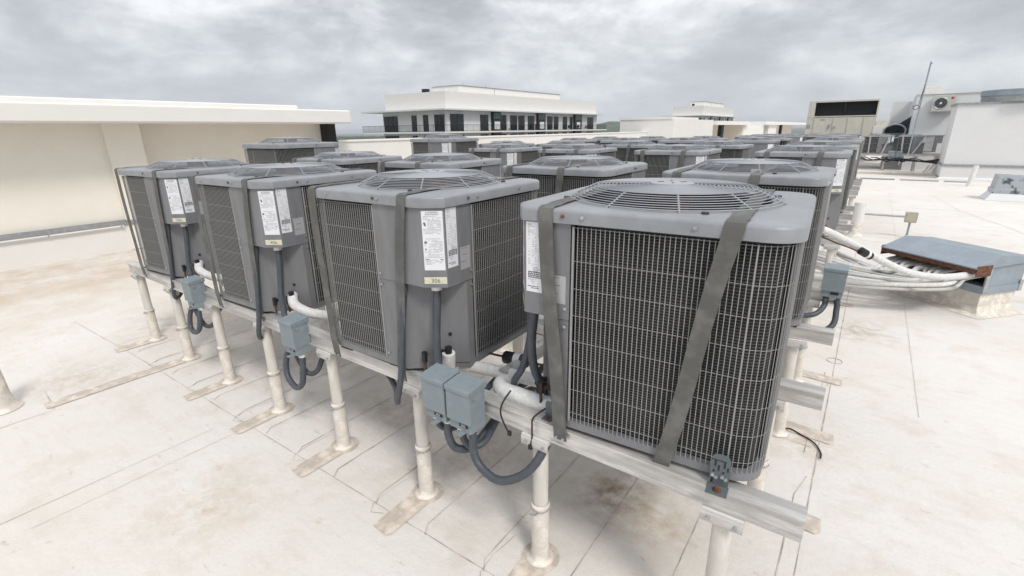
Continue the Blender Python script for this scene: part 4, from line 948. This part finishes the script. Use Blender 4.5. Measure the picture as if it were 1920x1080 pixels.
# dark elbow duct and ring
D = empty('exhaust_duct', (.6, 36.5, 0)); tag(D, 'dark sloping duct with a round pale ringed mouth behind the far racks', 'duct')
mb = MB(); mb.prism([(-1.0, 0), (.75, 0), (.75, 1.2), (-1.0, 1.2)], 1.0, 1.95, GALV)
rows = [[(-1.0, .1, 1.95), (.8, .1, 1.95), (.8, 1.1, 1.95), (-1.0, 1.1, 1.95)], [(.3, .1, 2.5), (.85, .1, 2.95), (.85, 1.1, 2.95), (.3, 1.1, 2.5)]]; mb.grid(rows, mat('dark_duct', (.05, .055, .065), .6, .3, .3, 4), True, False); mb.face(rows[-1], GALV); mb.build('body', D)
mb = MB(); mb.tube([(.1+.50*cos(a), -.35, 2.05+.38*sin(a)) for a in [2*pi*i/32 for i in range(32)]], .045, STEEL, 8, True)
mb.grid([[(.1+.48*cos(a), -.35+q, 2.05+.36*sin(a)) for a in [2*pi*i/32 for i in range(32)]] for q in (0, .35)], FLASH, True); mb.build('mouth', D)
mb = MB(); mb.box(0, .45, 0, .05, 0, .42, WHITEP); mb.box(-.05, 0, 0, .05, -.9, .4, STEEL); o = thing_mesh('equipment_sign', mb, 'blank white board standing behind the far racks', 'sign'); o.location = (-.30, 34.6, 1.95)

# ------------------------------------------------------------ far racks
GF = 'small condenser units on the far racks'
def far_unit(x, y, rot, label): return place_unit(x, y, rot, label, 1, .80, None, GF, None, 1.0)
fb = [(32.9, -6.5, 2.9), (34.0, -6.5, 2.9), (36.9, -6.5, .2), (38.0, -6.5, .2)]
for k, (y, a, b) in enumerate(fb): ibeam(y, a, b, .965, f'far rack beam, {ORD[k]} in the far group')
kk = 0
for row, (y, xs, rot) in enumerate([(32.85, [.55, 1.98], 0), (32.85, [-.95, -2.2, -3.45, -4.7, -5.95], 0), (35.0, [2.95, .75, -1.0, -2.3, -3.6, -4.9], 0), (37.0, [-.8, -2.1, -3.4, -4.7, -6.0], 0), (39.2, [-1.6, -2.9, -4.3, -5.6], 0)]):
    for k, x in enumerate(xs):
        nm = ['pair beside the white enclosure', 'front line of the far rack', 'second line of the far rack', 'third line of the far rack', 'rearmost line of the far rack'][row]
        u_ = far_unit(x, y, RD(random.uniform(-3, 3)), f'distant small condenser unit in the {nm}, {ORD[k]} from the right')
for k, x in enumerate([-5.6, -4.4, -3.2, -2.0, -.78, .48, 1.75, 2.6]):
    for j, y in enumerate([32.95, 34.0]):
        p = copy_tree(post0); p.location = (x, y, 0); tag(p, f'far rack post in the {"front" if j == 0 else "back"} line, {ORD[k]} from the left', 'post', 'white pipe posts under the far racks')
# straps of the two units seen in front of the far rack
for k, (a, b) in enumerate([((-.32, 1.84), (-.28, .95)), ((.52, 1.84), (.28, .95)), ((1.05, 1.84), (1.12, .95)), ((1.95, 1.84), (1.55, .95))]):
    mb = MB(); mb.ribbon([(a[0], 32.80, a[1]), (b[0], 32.80, b[1])], .07, .01, STEEL, (1, 0, 0)); thing_mesh('tie_strap', mb, f'pale slanting tie strap on the far rack pair, {ORD[k]} from the left', 'strap', 'tie straps on the far rack pair')
for k in range(7):
    a = -.8+.22*k; z_ = random.uniform(-.06, .06); conduit('far_cable', [(a, 32.7, .80), (a+.35, 32.65, .70+z_), (a+.75, 32.6, .64-z_), (a+1.1, 32.6, .72+z_), (2.0+.1*k, 32.5, .66-.02*k), (2.75, 32.5, .80-.02*k)], .024, f'black line sagging under the far rack, {ORD[k]} of a bundle', BLACK, 'pipe', 'black lines sagging under the far rack', 6)
for k in range(3):
    conduit('roof_pipe', [(-3.0, 32.2-.3*k, .12), (1.6+.15*k, 32.2-.3*k, .12), (2.1+.1*k, 32.2-.3*k, .14), (2.3+.1*k, 32.2-.3*k, .5)], .05, f'pale pipe lying on the roof under the far rack, {ORD[k]} from the back', BOOT, 'pipe', 'pale pipes under the far rack', 6)
for k, (x, w_) in enumerate([(.62, .3), (.95, .28)]): d = disconnect(x, 32.6, '', f'distant grey disconnect box on the far rack beam, {ORD[k]} from the left', 1.02); d.scale = (1.4, 1.2, 1.3)

# ------------------------------------------------------------ haze
mb = MB(); HZ = bpy.data.materials.new('haze_air'); HZ.use_nodes = True; t = HZ.node_tree; t.nodes.clear()
o_ = t.nodes.new('ShaderNodeOutputMaterial'); v_ = t.nodes.new('ShaderNodeVolumePrincipled'); v_.inputs['Color'].default_value = (.86, .90, .96, 1); v_.inputs['Density'].default_value = .00016; v_.inputs['Anisotropy'].default_value = .2
t.links.new(v_.outputs[0], o_.inputs['Volume'])
mb.box(-9100, 4100, -3100, 11100, -23.5, 40, HZ); structure(mb.build('haze'), 'stuff')
